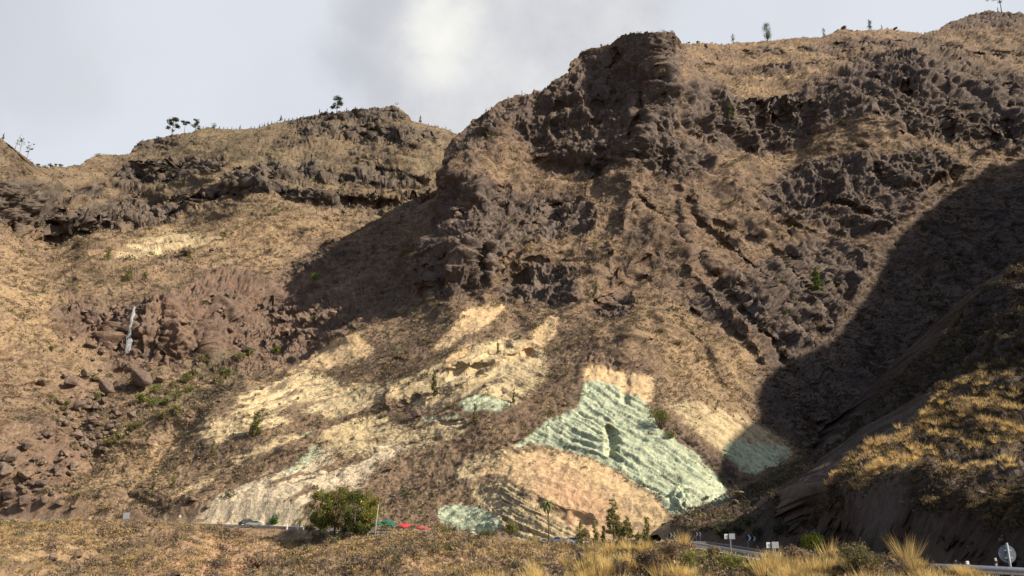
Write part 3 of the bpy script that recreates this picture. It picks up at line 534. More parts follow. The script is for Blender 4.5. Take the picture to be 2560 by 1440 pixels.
# ---- ground sheet to the horizon
gx = np.concatenate([np.linspace(-6000, -400, 12), np.linspace(-350, 350, 40), np.linspace(400, 6000, 12)]); gy = np.concatenate([np.linspace(-6000, -100, 10), np.linspace(-80, 600, 50), np.linspace(700, 6000, 12)])
GX, GY = np.meshgrid(gx, gy); GP = np.stack([GX, GY, np.full_like(GX, -26.)], -1)
GP[..., 2] += fbm(GP, 120, 3, seed=210)*3
gc = np.broadcast_to(ALB['scrub'], GP.shape)*(1+.3*fbm(GP, 60, 3, seed=211))[..., None]
o = grid_mesh('ground', GP, gc, MT); o['kind'] = 'structure'


# ---- scrub: dry bushes and tufts too many to count, grown over every slope
def off_road(P, m=7.5):
    r = np.ones(len(P)); k = np.where((P[:, 2] < 12) & (P[:, 1] < 225))[0]
    for s in range(0, len(k), 20000):
        j = k[s:s+20000]; r[j] = ((P[j, None, :2]-ROAD[None, ::3, :2])**2).sum(2).min(1) > m*m
    return r
def tufts(n, N, size, ntri, spread, flat, leaf):
    """leaf faces for n clumps; returns (n, ntri*3, 3) offsets"""
    th = rng.uniform(0, 2*pi, (n, ntri)); el = rng.uniform(.05, 1.0, (n, ntri))*flat; r = rng.uniform(.35, 1, (n, ntri))*size[:, None]
    c = np.stack([np.cos(th)*np.cos(el*1.4)*r*spread, np.sin(th)*np.cos(el*1.4)*r*spread, np.sin(el*1.4)*r*.9], -1)
    a = rng.normal(size=(n, ntri, 3, 3)); a /= np.linalg.norm(a, axis=3)[..., None]
    return (c[:, :, None]+a*(size[:, None, None, None]*leaf)).reshape(n, ntri*3, 3)
def leaf_mat(name, rough=.9, trans=.0):
    m = bpy.data.materials.new(name); m.use_nodes = True; t = NT(m.node_tree)
    a = t.n('ShaderNodeAttribute', attribute_name='ground').outputs['Color']
    g = t.n('ShaderNodeNewGeometry').outputs['Position']
    nn = t.n('ShaderNodeTexNoise', ins={'Vector': g, 'Scale': 3., 'Detail': 3.}).outputs[0]
    f = t.n('ShaderNodeMapRange', ins={'Value': nn, 1: .3, 2: .7, 3: .7, 4: 1.3}).outputs[0]
    c = t.n('ShaderNodeVectorMath', operation='SCALE', ins={0: a, 3: f}).outputs[0]
    p = t.n('ShaderNodeBsdfPrincipled', ins={'Base Color': c, 'Roughness': rough}); p.inputs['Specular IOR Level'].default_value = .15
    tr = t.n('ShaderNodeBsdfTranslucent', ins={'Color': c}); mx = t.n('ShaderNodeMixShader', ins={0: .33, 1: p.outputs[0], 2: tr.outputs[0]})
    t.n('ShaderNodeOutputMaterial', ins={0: mx.outputs[0]})
    return m
ML = leaf_mat('dry_leaves')
SCR = np.array([(.20, .145, .098), (.155, .118, .085), (.32, .23, .115), (.38, .27, .13), (.145, .128, .07), (.10, .10, .048), (.085, .068, .058), (.24, .185, .125)])
def scatter(lname, n, size, probs, ntri=9, name='scrub', label='', seed=0, leaf=.42, vmin=-1e9):
    L = LAYERS[lname]; nr = L['front']; shp = (nr, L['P'].shape[1])
    Z = L['Z']; w_ = (1-.96*L['tuff'][:nr])*(1-.72*L['rock'][:nr])*(1-.75*Z['redrock'][:nr])*(1-.9*Z['pink'][:nr]*(lname == 'mountainside'))
    dens = sm(fbm(L['P'][:nr], 12*L.get('sc', 1), 3, seed=300+seed), -.35, .25)*.8+.2
    ar = np.linalg.norm(np.cross(np.gradient(L['P'][:nr], axis=1), np.gradient(L['P'][:nr], axis=0)), axis=2)/(L['P'][:nr, :, 1]**2); ar /= np.median(ar)
    w_ = w_*ar.clip(.5, 4)**.7*(L['V'][:nr] > vmin)
    w_ = (w_*dens).ravel()*off_road(L['P'][:nr].reshape(-1, 3)); w_ /= w_.sum()
    idx = rng.choice(w_.size, n, replace=True, p=w_)
    P = L['P'][:nr].reshape(-1, 3)[idx]; P = P+rng.normal(size=P.shape)*size*.5*np.array((1, 1, .0))
    gold = (Z['gold'][:nr].ravel()[idx]); ol = Z['olive'][:nr].ravel()[idx]; shade_amt = Z['dark'][:nr].ravel()[idx]
    sz = size*rng.lognormal(0, .34, n).clip(.4, 2.2)*(P[:, 1]/np.median(L['P'][:nr, :, 1])).clip(.45, 1.4)
    off = tufts(n, None, sz, ntri, 1.15, 1.0, leaf)
    V = (P[:, None]+off+np.array((0, 0, -.1*size))).reshape(-1, 3)
    pr = np.array(probs)[None]*np.stack([1-.3*gold, 1-.4*gold, 1+2.5*gold, 1+2*gold, 1+1.5*ol, 1+3*ol, 1-.6*gold, np.ones(n)], 1)
    pr /= pr.sum(1)[:, None]; k = (pr.cumsum(1) < rng.uniform(size=n)[:, None]).sum(1).clip(0, 7)
    c = SCR[k]*(rng.lognormal(0, .16, n)[:, None])*(1-.62*shade_amt[:, None])  # tufts inside the painted shade are darkened to match
    c = np.repeat(c, ntri*3, axis=0)
    o = raw_mesh(name, V, np.arange(len(V)).reshape(-1, 3), c, ML, smooth=False)
    o['kind'] = 'stuff'; o['label'] = label; o['category'] = 'scrub'
    return o
PE = (2.4, 1.4, 2.5, 2, .7, .2, .4, 2)
PB = (3, 3, 1.2, .6, 1.5, .6, 2.2, 1.5)
scatter('mountainside', 80000, .62, PB, label='low dry scrub scattered over the tall main mountainside', seed=1)
scatter('far_hillside', 40000, .85, PB, label='dry bushes dotted over the farther hillside on the left', seed=2)
scatter('shaded_hillside', 80000, .34, (3, 3, .8, .4, 2, 1.5, 2, 1), label='dark scrub on the shaded hillside at right', seed=3)
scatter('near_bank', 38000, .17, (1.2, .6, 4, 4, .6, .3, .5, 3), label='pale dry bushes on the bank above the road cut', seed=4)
scatter('valley_slope', 24000, .30, PE, label='golden scrub on the slope below the left stretch of road', seed=5)
scatter('front_knoll', 22000, .22, PE, label='dry grass and scrub on the knoll in front of the road', seed=6)
scatter('valley_slope', 700, 1.0, (4, 4, 2, 1, 1.2, .7, 1.5, 3), ntri=110, leaf=.17, name='shrubs', label='rounder shrubs dotted over the slope below the left road', seed=7)
scatter('front_knoll', 900, .62, (4, 4, 2, 1, 1.2, .7, 1.5, 3), ntri=110, leaf=.17, name='shrubs', label='rounder shrubs dotted over the knoll below the terrace', seed=8)
scatter('near_bank', 12000, .17, (3, 3, 1.5, 1, 1, .3, 3, 2), label='sparse dry weeds on the shade-darkened earth of the road cut', seed=14, vmin=1210)
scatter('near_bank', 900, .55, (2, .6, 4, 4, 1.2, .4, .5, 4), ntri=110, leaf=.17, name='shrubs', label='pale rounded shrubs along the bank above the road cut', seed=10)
scatter('shaded_hillside', 900, 1.0, (3, 3, 1, .5, 3, 2, 2, 1), ntri=110, leaf=.17, name='shrubs', label='rounded shrubs on the shaded right hillside', seed=11)
scatter('mountainside', 2200, 1.3, (2, 2, .6, .3, 3, 2.5, 2, 1), ntri=110, leaf=.17, name='shrubs', label='bigger rounded bushes dotted over the main mountainside', seed=12)
scatter('far_hillside', 1300, 1.7, (1, 2, .4, .2, 4, 4, 2, 1), ntri=110, leaf=.17, name='shrubs', label='bigger olive bushes dotted over the far left hillside', seed=13)
print('terrain', time.time()-t0)

# =================================================================== objects
def plain(name, col, rough=.6, metal=0., noise=.15, spec=.4, scale=6.):
    m = bpy.data.materials.new(name); m.use_nodes = True; t = NT(m.node_tree)
    tc = t.n('ShaderNodeTexCoord').outputs['Object']
    nn = t.n('ShaderNodeTexNoise', ins={'Vector': tc, 'Scale': scale, 'Detail': 5.}).outputs[0]
    f = t.n('ShaderNodeMapRange', ins={'Value': nn, 1: .3, 2: .7, 3: 1-noise, 4: 1+noise}).outputs[0]
    c = t.n('ShaderNodeVectorMath', operation='SCALE', ins={0: col, 3: f}).outputs[0]
    p = t.n('ShaderNodeBsdfPrincipled', ins={'Base Color': c, 'Roughness': rough, 'Metallic': metal}); p.inputs['Specular IOR Level'].default_value = spec
    t.n('ShaderNodeOutputMaterial', ins={0: p.outputs[0]}); return m
M = dict(bark=plain('bark', (.13, .095, .07), .95), dead=plain('grey_wood', (.22, .19, .16), .9), white=plain('white_paint', (.72, .72, .70), .5, noise=.06), steel=plain('galvanised_steel', (.50, .51, .52), .42, .6, .1),
         asphalt=plain('asphalt', (.075, .072, .070), .9, noise=.2, scale=.8), wood=plain('timber', (.16, .10, .065), .85), navy=plain('navy_sheet', (.02, .025, .06), .5), dull=plain('dull_grey_steel', (.22, .23, .25), .6, .1), grey=plain('grey_sheet', (.33, .36, .38), .55, noise=.08),
         greencloth=plain('green_canvas', (.015, .10, .065), .8), redcloth=plain('red_canvas', (.42, .03, .04), .8), glass=plain('car_glass', (.02, .025, .03), .08, spec=.8, noise=0), rubber=plain('rubber', (.02, .02, .02), .9),
         silver=plain('silver_paint', (.42, .46, .50), .3, .3, .03), whitep=plain('white_car_paint', (.75, .76, .78), .25, 0, .03), darkp=plain('dark_car_paint', (.03, .035, .04), .25, 0, .03), cream=plain('cream_car_paint', (.40, .38, .28), .3, 0, .03),
         red=plain('red_plastic', (.5, .03, .02), .4), black=plain('black_plastic', (.02, .02, .02), .6), line=plain('road_paint', (.7, .7, .68), .7, noise=.12, scale=2.), conc=plain('concrete', (.32, .29, .25), .9, scale=1.5))
MR = terrain_mat('boulder_rock', 1.4, .7)
def wat_mat():
    m = bpy.data.materials.new('falling_water'); m.use_nodes = True; t = NT(m.node_tree)
    g = t.n('ShaderNodeNewGeometry').outputs['Position']
    mp = t.n('ShaderNodeMapping', ins={0: g}); mp.inputs['Scale'].default_value = (2.5, 2.5, .25)
    nn = t.n('ShaderNodeTexNoise', ins={'Vector': mp.outputs[0], 'Scale': 1.2, 'Detail': 4.}).outputs[0]
    a = t.n('ShaderNodeMapRange', ins={'Value': nn, 1: .38, 2: .60, 3: .22, 4: .9}).outputs[0]
    p = t.n('ShaderNodeBsdfPrincipled', ins={'Base Color': (.46, .48, .50, 1), 'Roughness': .35, 'Alpha': a})
    t.n('ShaderNodeOutputMaterial', ins={0: p.outputs[0]}); return m
def tag(o, label, cat, group=None, kind=None):
    o['label'] = label; o['category'] = cat
    if group: o['group'] = group
    if kind: o['kind'] = kind
    return o
def empty(name, loc, label, cat, group=None, rz=0, s=1):
    o = bpy.data.objects.new(name, None); COL.objects.link(o); o.location = loc; o.rotation_euler = (0, 0, rz); o.scale = (s, s, s)
    o.empty_display_size = .1
    return tag(o, label, cat, group)
class MB:
    def __init__(s): s.v = []; s.f = []
    def add(s, V, Fs): b = len(s.v); s.v += [tuple(p) for p in V]; s.f += [tuple(b+i for i in f) for f in Fs]; return s
    def box(s, c, d, rz=0, taper=1.0):
        x, y, z = d[0]/2, d[1]/2, d[2]/2; R = Matrix.Rotation(rz, 3, 'Z')
        V = [Vector(c)+R @ Vector((sx*x*(taper if sz > 0 else 1), sy*y*(taper if sz > 0 else 1), sz*z)) for sz in (-1, 1) for sx, sy in ((-1, -1), (1, -1), (1, 1), (-1, 1))]
        return s.add(V, [(3, 2, 1, 0), (4, 5, 6, 7), (0, 1, 5, 4), (1, 2, 6, 5), (2, 3, 7, 6), (3, 0, 4, 7)])
    def tube(s, pts, rad, n=6):
        pts = [Vector(p) for p in pts]; rings = []
        for i, p in enumerate(pts):
            d = (pts[min(i+1, len(pts)-1)]-pts[max(i-1, 0)]).normalized(); a = d.orthogonal().normalized() if abs(d.z) < .9 else Vector((1, 0, 0)); a = (a-d*a.dot(d)).normalized(); b = d.cross(a)
            r = rad[i] if hasattr(rad, '__len__') else rad
            rings.append([p+(a*cos(2*pi*k/n)+b*sin(2*pi*k/n))*r for k in range(n)])
        V = [q for r in rings for q in r]; Fs = [(i*n+k, i*n+(k+1) % n, (i+1)*n+(k+1) % n, (i+1)*n+k) for i in range(len(pts)-1) for k in range(n)]
        Fs += [tuple(range(n))[::-1], tuple((len(pts)-1)*n+k for k in range(n))]
        return s.add(V, Fs)
    def prism(s, poly, y0, y1):      # outline in xz, from y0 to y1
        n = len(poly); V = [(x, y0, z) for x, z in poly]+[(x, y1, z) for x, z in poly]
        return s.add(V, [tuple(range(n)), tuple(range(2*n-1, n-1, -1))]+[(i, i+n, (i+1) % n+n, (i+1) % n) for i in range(n)])
    def build(s, name, mat, parent=None, bevel=0, smooth=False):
        me = bpy.data.meshes.new(name); me.from_pydata(s.v, [], s.f); me.materials.append(mat)
        if smooth: me.polygons.foreach_set('use_smooth', np.ones(len(me.polygons), bool))
        o = bpy.data.objects.new(name, me); COL.objects.link(o)
        if parent is not None: o.parent = parent
        if bevel:
            b = o.modifiers.new('bevel', 'BEVEL'); b.width = bevel; b.segments = 2; b.limit_method = 'ANGLE'
        return o
def copy_thing(root, loc, rz, s, label, group=None):
    r = root.copy(); COL.objects.link(r); r.location = loc; r.rotation_euler = (root.rotation_euler[0], root.rotation_euler[1], rz); r.scale = s if hasattr(s, '__len__') else (s, s, s)
    r['label'] = label
    if group: r['group'] = group
    for ch in list(root.children):
        c = ch.copy(); COL.objects.link(c); c.parent = r
        for g in ch.children: d = g.copy(); COL.objects.link(d); d.parent = c
    return r
def ground(u, v, only=None):
    best = None
    for n, L in LAYERS.items():
        if only and n != only: continue
        j = int(np.argmin(abs(L['u']-u)))
        if u < L['u'][0]-3 or u > L['u'][-1]+3: continue
        P = L['P'][:L['front'], j]; d = P@np.array((0, cos(PITCH), sin(PITCH))); up = P@np.array((0, -sin(PITCH), cos(PITCH)))
        vv = 720-F*up/d; k = int(np.argmin(abs(vv-v)))
        if abs(vv[k]-v) > 9: continue
        if best is None or d[k] < best[1]: best = (P[k], d[k])
    if best is None:
        L = LAYERS[only or 'mountainside']; j = int(np.argmin(abs(L['u']-u))); p = L['P'][L['front']-1, j]; return p, p[1]
    return best
def crest(u, name):
    L = LAYERS[name]; j = int(np.argmin(abs(L['u']-u))); p = L['P'][L['front']-1, j]; return p, float(p@np.array((0, cos(PITCH), sin(PITCH))))
def road_at(u, off=0):
    q = ROAD+RSIDE*off; d = q@np.array((0, cos(PITCH), sin(PITCH))); uu = 1280+F*q[:, 0]/d
    i = int(np.argmin(np.abs(uu-u))); p = q[i].copy(); t = ROAD[min(i+1, len(ROAD)-1)]-ROAD[max(i-1, 0)]
    return p, float(d[i]), math.atan2(t[1], t[0]), i
def leafcloud(name, blobs, ntri, size, cols, parent, stretch=(1, 1, .75), shell=.55):
    """leaf-sized faces spread through blobs (x,y,z,r)"""
    B = np.array(blobs, float); wt = B[:, 3]**2; k = rng.choice(len(B), ntri, p=wt/wt.sum())
    d = rng.normal(size=(ntri, 3)); d /= np.linalg.norm(d, axis=1)[:, None]
    r = (shell+(1-shell)*rng.uniform(size=ntri))*rng.uniform(.75, 1.12, ntri)
    c = B[k, :3]+d*np.array(stretch)*(B[k, 3]*r)[:, None]
    a = rng.normal(size=(ntri, 3, 3)); a /= np.linalg.norm(a, axis=2)[..., None]
    V = (c[:, None]+a*size*rng.uniform(.6, 1.3, ntri)[:, None, None]).reshape(-1, 3)
    C_ = np.array(cols)[rng.integers(0, len(cols), ntri)]*rng.lognormal(0, .15, ntri)[:, None]*(rng.uniform(.8, 1.2, len(B))[k])[:, None]
    return raw_mesh(name, V, np.arange(ntri*3).reshape(-1, 3), np.repeat(C_, 3, axis=0), ML, parent, smooth=False)
PINE = [(.045, .060, .026), (.06, .075, .03), (.08, .09, .035), (.035, .045, .022)]
LEAF = [(.11, .13, .03), (.16, .17, .04), (.21, .20, .05), (.07, .09, .025)]
OLV = [(.12, .12, .035), (.17, .16, .05), (.09, .095, .03), (.21, .19, .07)]
BRIGHT = [(.09, .15, .02), (.13, .20, .03), (.06, .11, .015)]
DARKG = [(.03, .045, .02), (.045, .06, .022), (.06, .075, .03)]
DRY = [(.25, .18, .10), (.33, .23, .11), (.18, .13, .09), (.14, .11, .08)]
YEL = [(.22, .22, .06), (.28, .26, .08), (.17, .17, .05)]
def trunk_mb(h, r, lean=0, limbs=(), n=7):
    mb = MB(); k = [i/n for i in range(n+1)]
    pts = [(lean*h*t*t+random.uniform(-.01, .01)*h, random.uniform(-.01, .01)*h, h*t) for t in k]; pts[0] = (0, 0, -r*2)
    mb.tube(pts, [r*(1-.85*t)+.008*h*.3 for t in k])
    for (z, az, L, up) in limbs:
        x = lean*h*(z/h)**2; dx, dy = cos(az), sin(az); rr = r*(1-.8*z/h)*.55
        mb.tube([(x, 0, z), (x+dx*L*.5, dy*L*.5, z+up*L*.3), (x+dx*L, dy*L, z+up*L)], [rr, rr*.7, rr*.25], 5)
    return mb
def pine(loc, h, kind, label, group=None, ntri=None, cols=PINE, name='pine_tree', leaf=None, lean=0, wide=1.0):
    o = empty(name, loc, label, 'tree', group); limbs = []; blobs = []
    if kind == 'tiers':          # open-grown pine with separate layered pads
        for i in range(5):
            z = h*(.32+.15*i); L = h*.19*(1-.12*i)*wide
            for s in range(3):
                az = random.uniform(0, 2*pi); limbs.append((z*.93, az, L, .35)); blobs.append((lean*h+cos(az)*L, sin(az)*L, z+.04*h, h*.115*random.uniform(.8, 1.3)*wide))
        blobs.append((lean*h, 0, h*.97, h*.07))
    elif kind == 'umbrella':
        for s in range(9):
            az = s*2.4; L = h*random.uniform(.08, .33)*wide; z = h*random.uniform(.78, .93); limbs.append((h*.68, az, L, .7)); blobs.append((lean*h+cos(az)*L, sin(az)*L, z, h*.12))
    elif kind == 'column':       # slim young pine
        for i in range(11):
            z = h*(.16+.078*i); w_ = h*.13*(1-.6*i/11)*wide
            for s in range(2):
                az = random.uniform(0, 2*pi); L = w_*random.uniform(.2, .9); blobs.append((cos(az)*L, sin(az)*L, z, w_*random.uniform(.5, .9))); limbs.append((z, az, L, .3))
    elif kind == 'conic':        # layered cone
        for i in range(12):
            z = h*(.26+.063*i); w_ = h*.21*(1-.78*i/12)*wide
            for s in range(4 if i < 9 else 2):
                az = random.uniform(0, 2*pi); L = w_*random.uniform(.45, 1.0); blobs.append((cos(az)*L, sin(az)*L, z+random.uniform(-.02, .02)*h, w_*random.uniform(.25, .5)+.015*h)); limbs.append((z-.02*h, az, L, .2))
    elif kind == 'grove':
        for i in range(30):
            az = random.uniform(0, 2*pi); el = random.uniform(-1, 1); L = h*.30*wide*math.sqrt(max(0, 1-el*el*.75))*random.uniform(.4, 1); blobs.append((cos(az)*L, sin(az)*L, h*(.52+.38*el), h*random.uniform(.10, .17)))
            if i % 2: limbs.append((h*random.uniform(.15, .5), az, L, .8))
    elif kind == 'round':
        for i in range(22):
            az = random.uniform(0, 2*pi); el = random.uniform(-.5, 1); L = h*.24*wide*math.sqrt(max(0, 1-el*el*.7))*random.uniform(.4, 1); blobs.append((cos(az)*L, sin(az)*L, h*(.56+.27*el), h*random.uniform(.09, .15)))
            if i % 2: limbs.append((h*random.uniform(.25, .5), az, L, .8))
    trunk_mb(h*.96, h*.022, lean, limbs).build('trunk', M['bark'], o, smooth=True)
    n = int((ntri or 900)*1.8); leafcloud('crown', blobs, n, leaf or h*.042, cols, o, (1, 1, .6 if kind in ('tiers', 'umbrella', 'conic') else .9), .2)
    return o
def dead_tree(loc, h, label, lean=0, pads=0, group=None):
    o = empty('dead_tree' if not pads else 'pine_tree', loc, label, 'tree', group)
    limbs = [(h*random.uniform(.35, .9), random.uniform(0, 6.3), h*random.uniform(.08, .22), random.uniform(.1, .7)) for _ in range(13)]
    trunk_mb(h, h*.02, lean, limbs).build('trunk', M['dead'], o, smooth=True)
    if pads: leafcloud('crown', [(lean*h*(z/h)**2+cos(a)*L, sin(a)*L, z+L*u_, h*.065) for z, a, L, u_ in limbs], pads, h*.03, DARKG, o, (1, 1, .5), .1)
    return o
def bush(loc, w_, h, label, cols, group=None, ntri=260, leaf=.10, name='bush', stems=5, cat='bush', shell=.35):
    o = empty(name, loc, label, cat, group); blobs = []
    for i in range(9):
        az = random.uniform(0, 2*pi); L = w_*.5*random.uniform(.1, .62); blobs.append((cos(az)*L, sin(az)*L, h*random.uniform(.25, .68), min(w_, h)*random.uniform(.2, .34)))
    mb = MB()
    for i in range(stems):
        b = blobs[i]; mb.tube([(0, 0, -.1*h), (b[0]*.5, b[1]*.5, b[2]*.5), (b[0], b[1], b[2])], [.035*h, .025*h, .01*h], 4)
    mb.build('stem', M['bark'], o, smooth=True)
    leafcloud('foliage', blobs, ntri, leaf*max(w_, h), cols, o, (1.15, 1.15, .95), shell)
    return o
H = lambda px, d: px*d/F*1.03
# ------------------------------------------------------------------ trees on the skyline
def sky_tree(u, px, layer_, kind, label, group=None, **kw):
    p, d = crest(u, layer_); return pine(tuple(p-np.array((0, 0, .3))), H(px, d), kind, label, group, **kw)
G1 = 'pines on the far left ridge'
sky_tree(432, 46, 'far_hillside', 'tiers', 'tall layered pine on the far ridge, leftmost of three close together', G1, ntri=900, cols=DARKG, wide=1.3)
sky_tree(463, 32, 'far_hillside', 'umbrella', 'flat-topped bare-stemmed pine between two rounder pines on the far ridge', G1, ntri=500, cols=DARKG)
sky_tree(487, 34, 'far_hillside', 'tiers', 'medium layered pine on the far ridge, rightmost of three close together', G1, ntri=600, cols=DARKG, wide=1.2)
sky_tree(533, 19, 'far_hillside', 'grove', 'small round pine alone on the far ridge right of three pines', G1, ntri=300, cols=DARKG)
sky_tree(840, 42, 'far_hillside', 'tiers', 'spreading layered pine on top of the rocky far summit', G1, ntri=800, cols=DARKG, wide=1.4)
sky_tree(796, 17, 'far_hillside', 'column', 'thin small pine just left of the spreading summit pine', G1, ntri=200, cols=DARKG)
sky_tree(990, 11, 'far_hillside', 'umbrella', 'tiny flat-topped pine at the right end of the rocky far summit', G1, ntri=200, cols=DARKG, wide=1.4)
sky_tree(1050, 22, 'far_hillside', 'column', 'slim pointed pine on the ridge right of the far summit', G1, ntri=250, cols=DARKG)
sky_tree(701, 20, 'far_hillside', 'conic', 'small conical pine above a row of tiny pines on the far ridge', G1, ntri=300, cols=DARKG)
small = None
G2 = 'tiny pines lining the far ridge'; LB = 'tiny dark pine in the sparse row along the far ridge'
for (u, px) in [(392,7),(508,9),(548,9),(560,8),(568,6),(578,8),(590,6),(598,12),(622,7),(628,9),(636,8),(648,12),(656,8),(660,11),(670,12),(680,9),(694,8),(712,9),(722,8),(730,7),(742,6),(760,5),(818,8),(860,7),(868,8),(905,6),(958,5),(1028,7),(1072,7),(1087,6),(1094,7),(1113,8),(1105,5)]:
    p, d = crest(u, 'far_hillside')
    if small is None:
        small = pine(tuple(p), H(10, d), 'column', LB, G2, ntri=110, cols=DARKG, leaf=.35, wide=1.5); sh = H(10, d); small.scale = (px/10,)*3
    else: copy_thing(small, tuple(p-np.array((0, 0, .3))), random.uniform(0, 6), H(px, d)/sh, LB, G2)
p, d = crest(36, 'far_hillside'); dead_tree(tuple(p), H(44, d), 'bare leaning dead tree on the ridge at the far left', .22)
p, d = crest(46, 'far_hillside'); dead_tree(tuple(p), H(44, d), 'sparse thin pine standing right beside the bare leaning dead tree', .05, 260)
p, d = crest(62, 'far_hillside'); dead_tree(tuple(p), H(42, d), 'fuller dark pine on the left ridge, lowest of the sparse three', .12, 420)
sky_tree(6, 20, 'far_hillside', 'column', 'short dark pine at the left edge of the photo on the ridge', None, ntri=250, cols=DARKG)
G3 = 'low trees in the saddle of the left ridge'
for u, px in ((95, 8), (122, 10), (141, 7), (155, 9), (88, 6)):
    p, d = crest(u, 'far_hillside'); bush(tuple(p), H(px*1.6, d), H(px, d), 'low dark green tree in the saddle between the two left ridges', DARKG, G3, ntri=160, name='low_tree', cat='tree')
G4 = 'pines on the right skyline'
sky_tree(1833, 30, 'mountainside', 'grove', 'small thin pine on the right skyline, nearest the dark square crag', G4, ntri=260, cols=PINE, wide=.36, leaf=.32)
sky_tree(1920, 52, 'mountainside', 'grove', 'largest two-tiered green tree on the right skyline', G4, ntri=1300, cols=[(.10, .13, .05), (.07, .10, .035), (.13, .16, .07)], wide=.5, leaf=.42, name='tree')
sky_tree(2060, 27, 'mountainside', 'grove', 'small pine on the skyline just left of the rocky hump', G4, ntri=260, wide=.38, leaf=.35)
sky_tree(2175, 32, 'mountainside', 'grove', 'upright bushy pine standing on the rocky hump of the skyline', G4, ntri=500, wide=.46, leaf=.38)
sky_tree(2205, 14, 'mountainside', 'column', 'tiny thin pine on the skyline right of the bushy hump pine', G4, ntri=120, leaf=.3)
sky_tree(2507, 56, 'mountainside', 'umbrella', 'wide flat-topped pine at the top right corner of the photo', G4, ntri=900, cols=DARKG, wide=1.25, leaf=.5)
sky_tree(2495, 16, 'mountainside', 'column', 'small pine below the flat-topped pine at the top right', G4, ntri=120, leaf=.35)
sky_tree(1503, 9, 'mountainside', 'grove', 'tiny pine on the shoulder left of the dark square crag', G4, ntri=100, leaf=.25)
sky_tree(1305, 15, 'mountainside', 'column', 'single thin dark tree stub on the ridge descending from the crag', G4, ntri=80, leaf=.2)
# ------------------------------------------------------------------ boulders
def rock_mesh(seed, cols, sub=4):
    import bmesh
    bm = bmesh.new(); bmesh.ops.create_icosphere(bm, subdivisions=sub, radius=1)
    V = np.array([v.co[:] for v in bm.verts]); fc = np.array([[v.index for v in f.verts] for f in bm.faces]); bm.free()
    r = np.random.default_rng(seed); n = V.copy(); R = np.ones(len(V))
    for _ in range(18):      # flat broken faces
        d = r.normal(size=3); d /= np.linalg.norm(d); lim = r.uniform(.48, .80); k = n@d; R = np.where(k*R > lim, lim/np.maximum(k, .01), R)
    P = n*R[:, None]; P = P*(1+.05*fbm(P, .8, 4, seed=seed)[:, None]+.05*fbm(P, .25, 3, seed=seed+3)[:, None])
    P *= np.array((1, .85, .75))*r.uniform(.85, 1.2, 3)
    c = np.array(cols)*(1+.35*fbm(P, .7, 4, seed=seed+9)[:, None]+.2*fbm(P, .2, 3, seed=seed+8)[:, None])
    return P, fc, c.clip(.02, .8)
RB = [raw_mesh('boulder', *rock_mesh(s, c), MR, smooth=False) for s, c in ((1, (.165, .118, .088)), (2, (.145, .105, .083)), (3, (.12, .09, .075)), (4, (.20, .14, .10)), (5, (.17, .13, .10)))]
used = set()
def boulder(u, v, w_, label, group=None, k=None, h=.8, proto=None, loc=None, col=None, sink=.08):
    k = random.randrange(len(RB)) if k is None else k
    p, d = ground(u, v) if loc is None else loc
    r = H(w_, d)/2
    b = RB[k] if k not in used else RB[k].copy()
    if k in used: COL.objects.link(b)
    used.add(k)
    b.location = (p[0], p[1], p[2]+r*(h-sink)); b.scale = (r, r, r*h); b.rotation_euler = (random.uniform(-.3, .3), random.uniform(-.3, .3), random.uniform(0, 6.3))
    tag(b, label, 'boulder')
    if group: b['group'] = group
    elif 'group' in b.keys(): del b['group']
    return b
GB = 'brown boulders of the rockfall below the waterfall'; LBB = 'brown boulder jumbled among others in the rockfall below the waterfall'
fixed = [(350,978,86),(395,960,40),(265,985,64),(175,975,50),(225,1005,30),(105,970,36),(200,1030,46),(232,1062,34),(290,1048,34),(325,1052,36),(275,1080,34),(300,1100,30),(150,1105,44),(205,1128,40),(190,1150,26),(135,1150,42),(170,1180,40),(120,1185,36),(60,1210,60),(10,1200,60),(45,1130,46),(75,1160,36),(20,1160,50),(100,1222,38),(20,1262,64),(60,1275,60),(110,1265,38),(245,1100,30),(250,1135,30),(265,1155,24),(90,1098,30),(150,1070,30),(180,1090,26),(240,1030,30),(215,950,40),(245,958,34),(160,950,24),(255,930,18),(232,905,16)]
for u, v, w_ in fixed: boulder(u, v, w_*.86, LBB, GB, h=.95)
fp = np.array([(130,1000),(250,990),(330,1060),(255,1150),(190,1215),(70,1290),(-40,1290),(-40,1170),(60,1100),(150,1040)], float)
def inside(u, v, poly):
    c = False
    for i in range(len(poly)):
        (x0, y0), (x1, y1) = poly[i], poly[i-1]
        if (y0 > v) != (y1 > v) and u < (x1-x0)*(v-y0)/(y1-y0)+x0: c = not c
    return c
n = 0
while n < 165:
    u, v = random.uniform(-40, 335), random.uniform(985, 1290)
    if inside(u, v, fp): boulder(u, v, random.choice((9, 11, 13, 16, 20, 24)), LBB, GB, h=random.uniform(.8, 1.15)); n += 1
GL = 'loose rocks lying scattered on the slopes'; LL = 'small loose brown rock lying on the open scrub slope'
for (u, v, w_) in [(655,978,20),(620,985,12),(700,1012,10),(560,1008,16),(800,1060,12),(775,1062,10),(940,1065,12),(1120,990,14),(1125,985,10),(500,1150,12),(620,1150,10),(300,1220,22),(330,1215,16),(155,1268,30),(190,1275,22),(850,1165,10),(1095,930,14),(1760,120,14),(1742,104,9),(1718,104,9),(2110,74,18),(2240,70,14),(1300,845,16),(590,820,10),(490,905,12),(480,1260,30),(520,1275,20)]:
    boulder(u, v, w_, LL, GL, h=.8)
boulder(1037, 1052, 42, 'dark maroon block perched alone on the pale banded tuff slope', None, 2, h=1.0, sink=.1)
boulder(975, 1180, 24, 'dark round boulder on the scrubby spur above the roadside trees', None, 2)
boulder(2090, 1212, 44, 'large dark rounded boulder in the shaded gully right of the green rock', None, 2, h=.7)
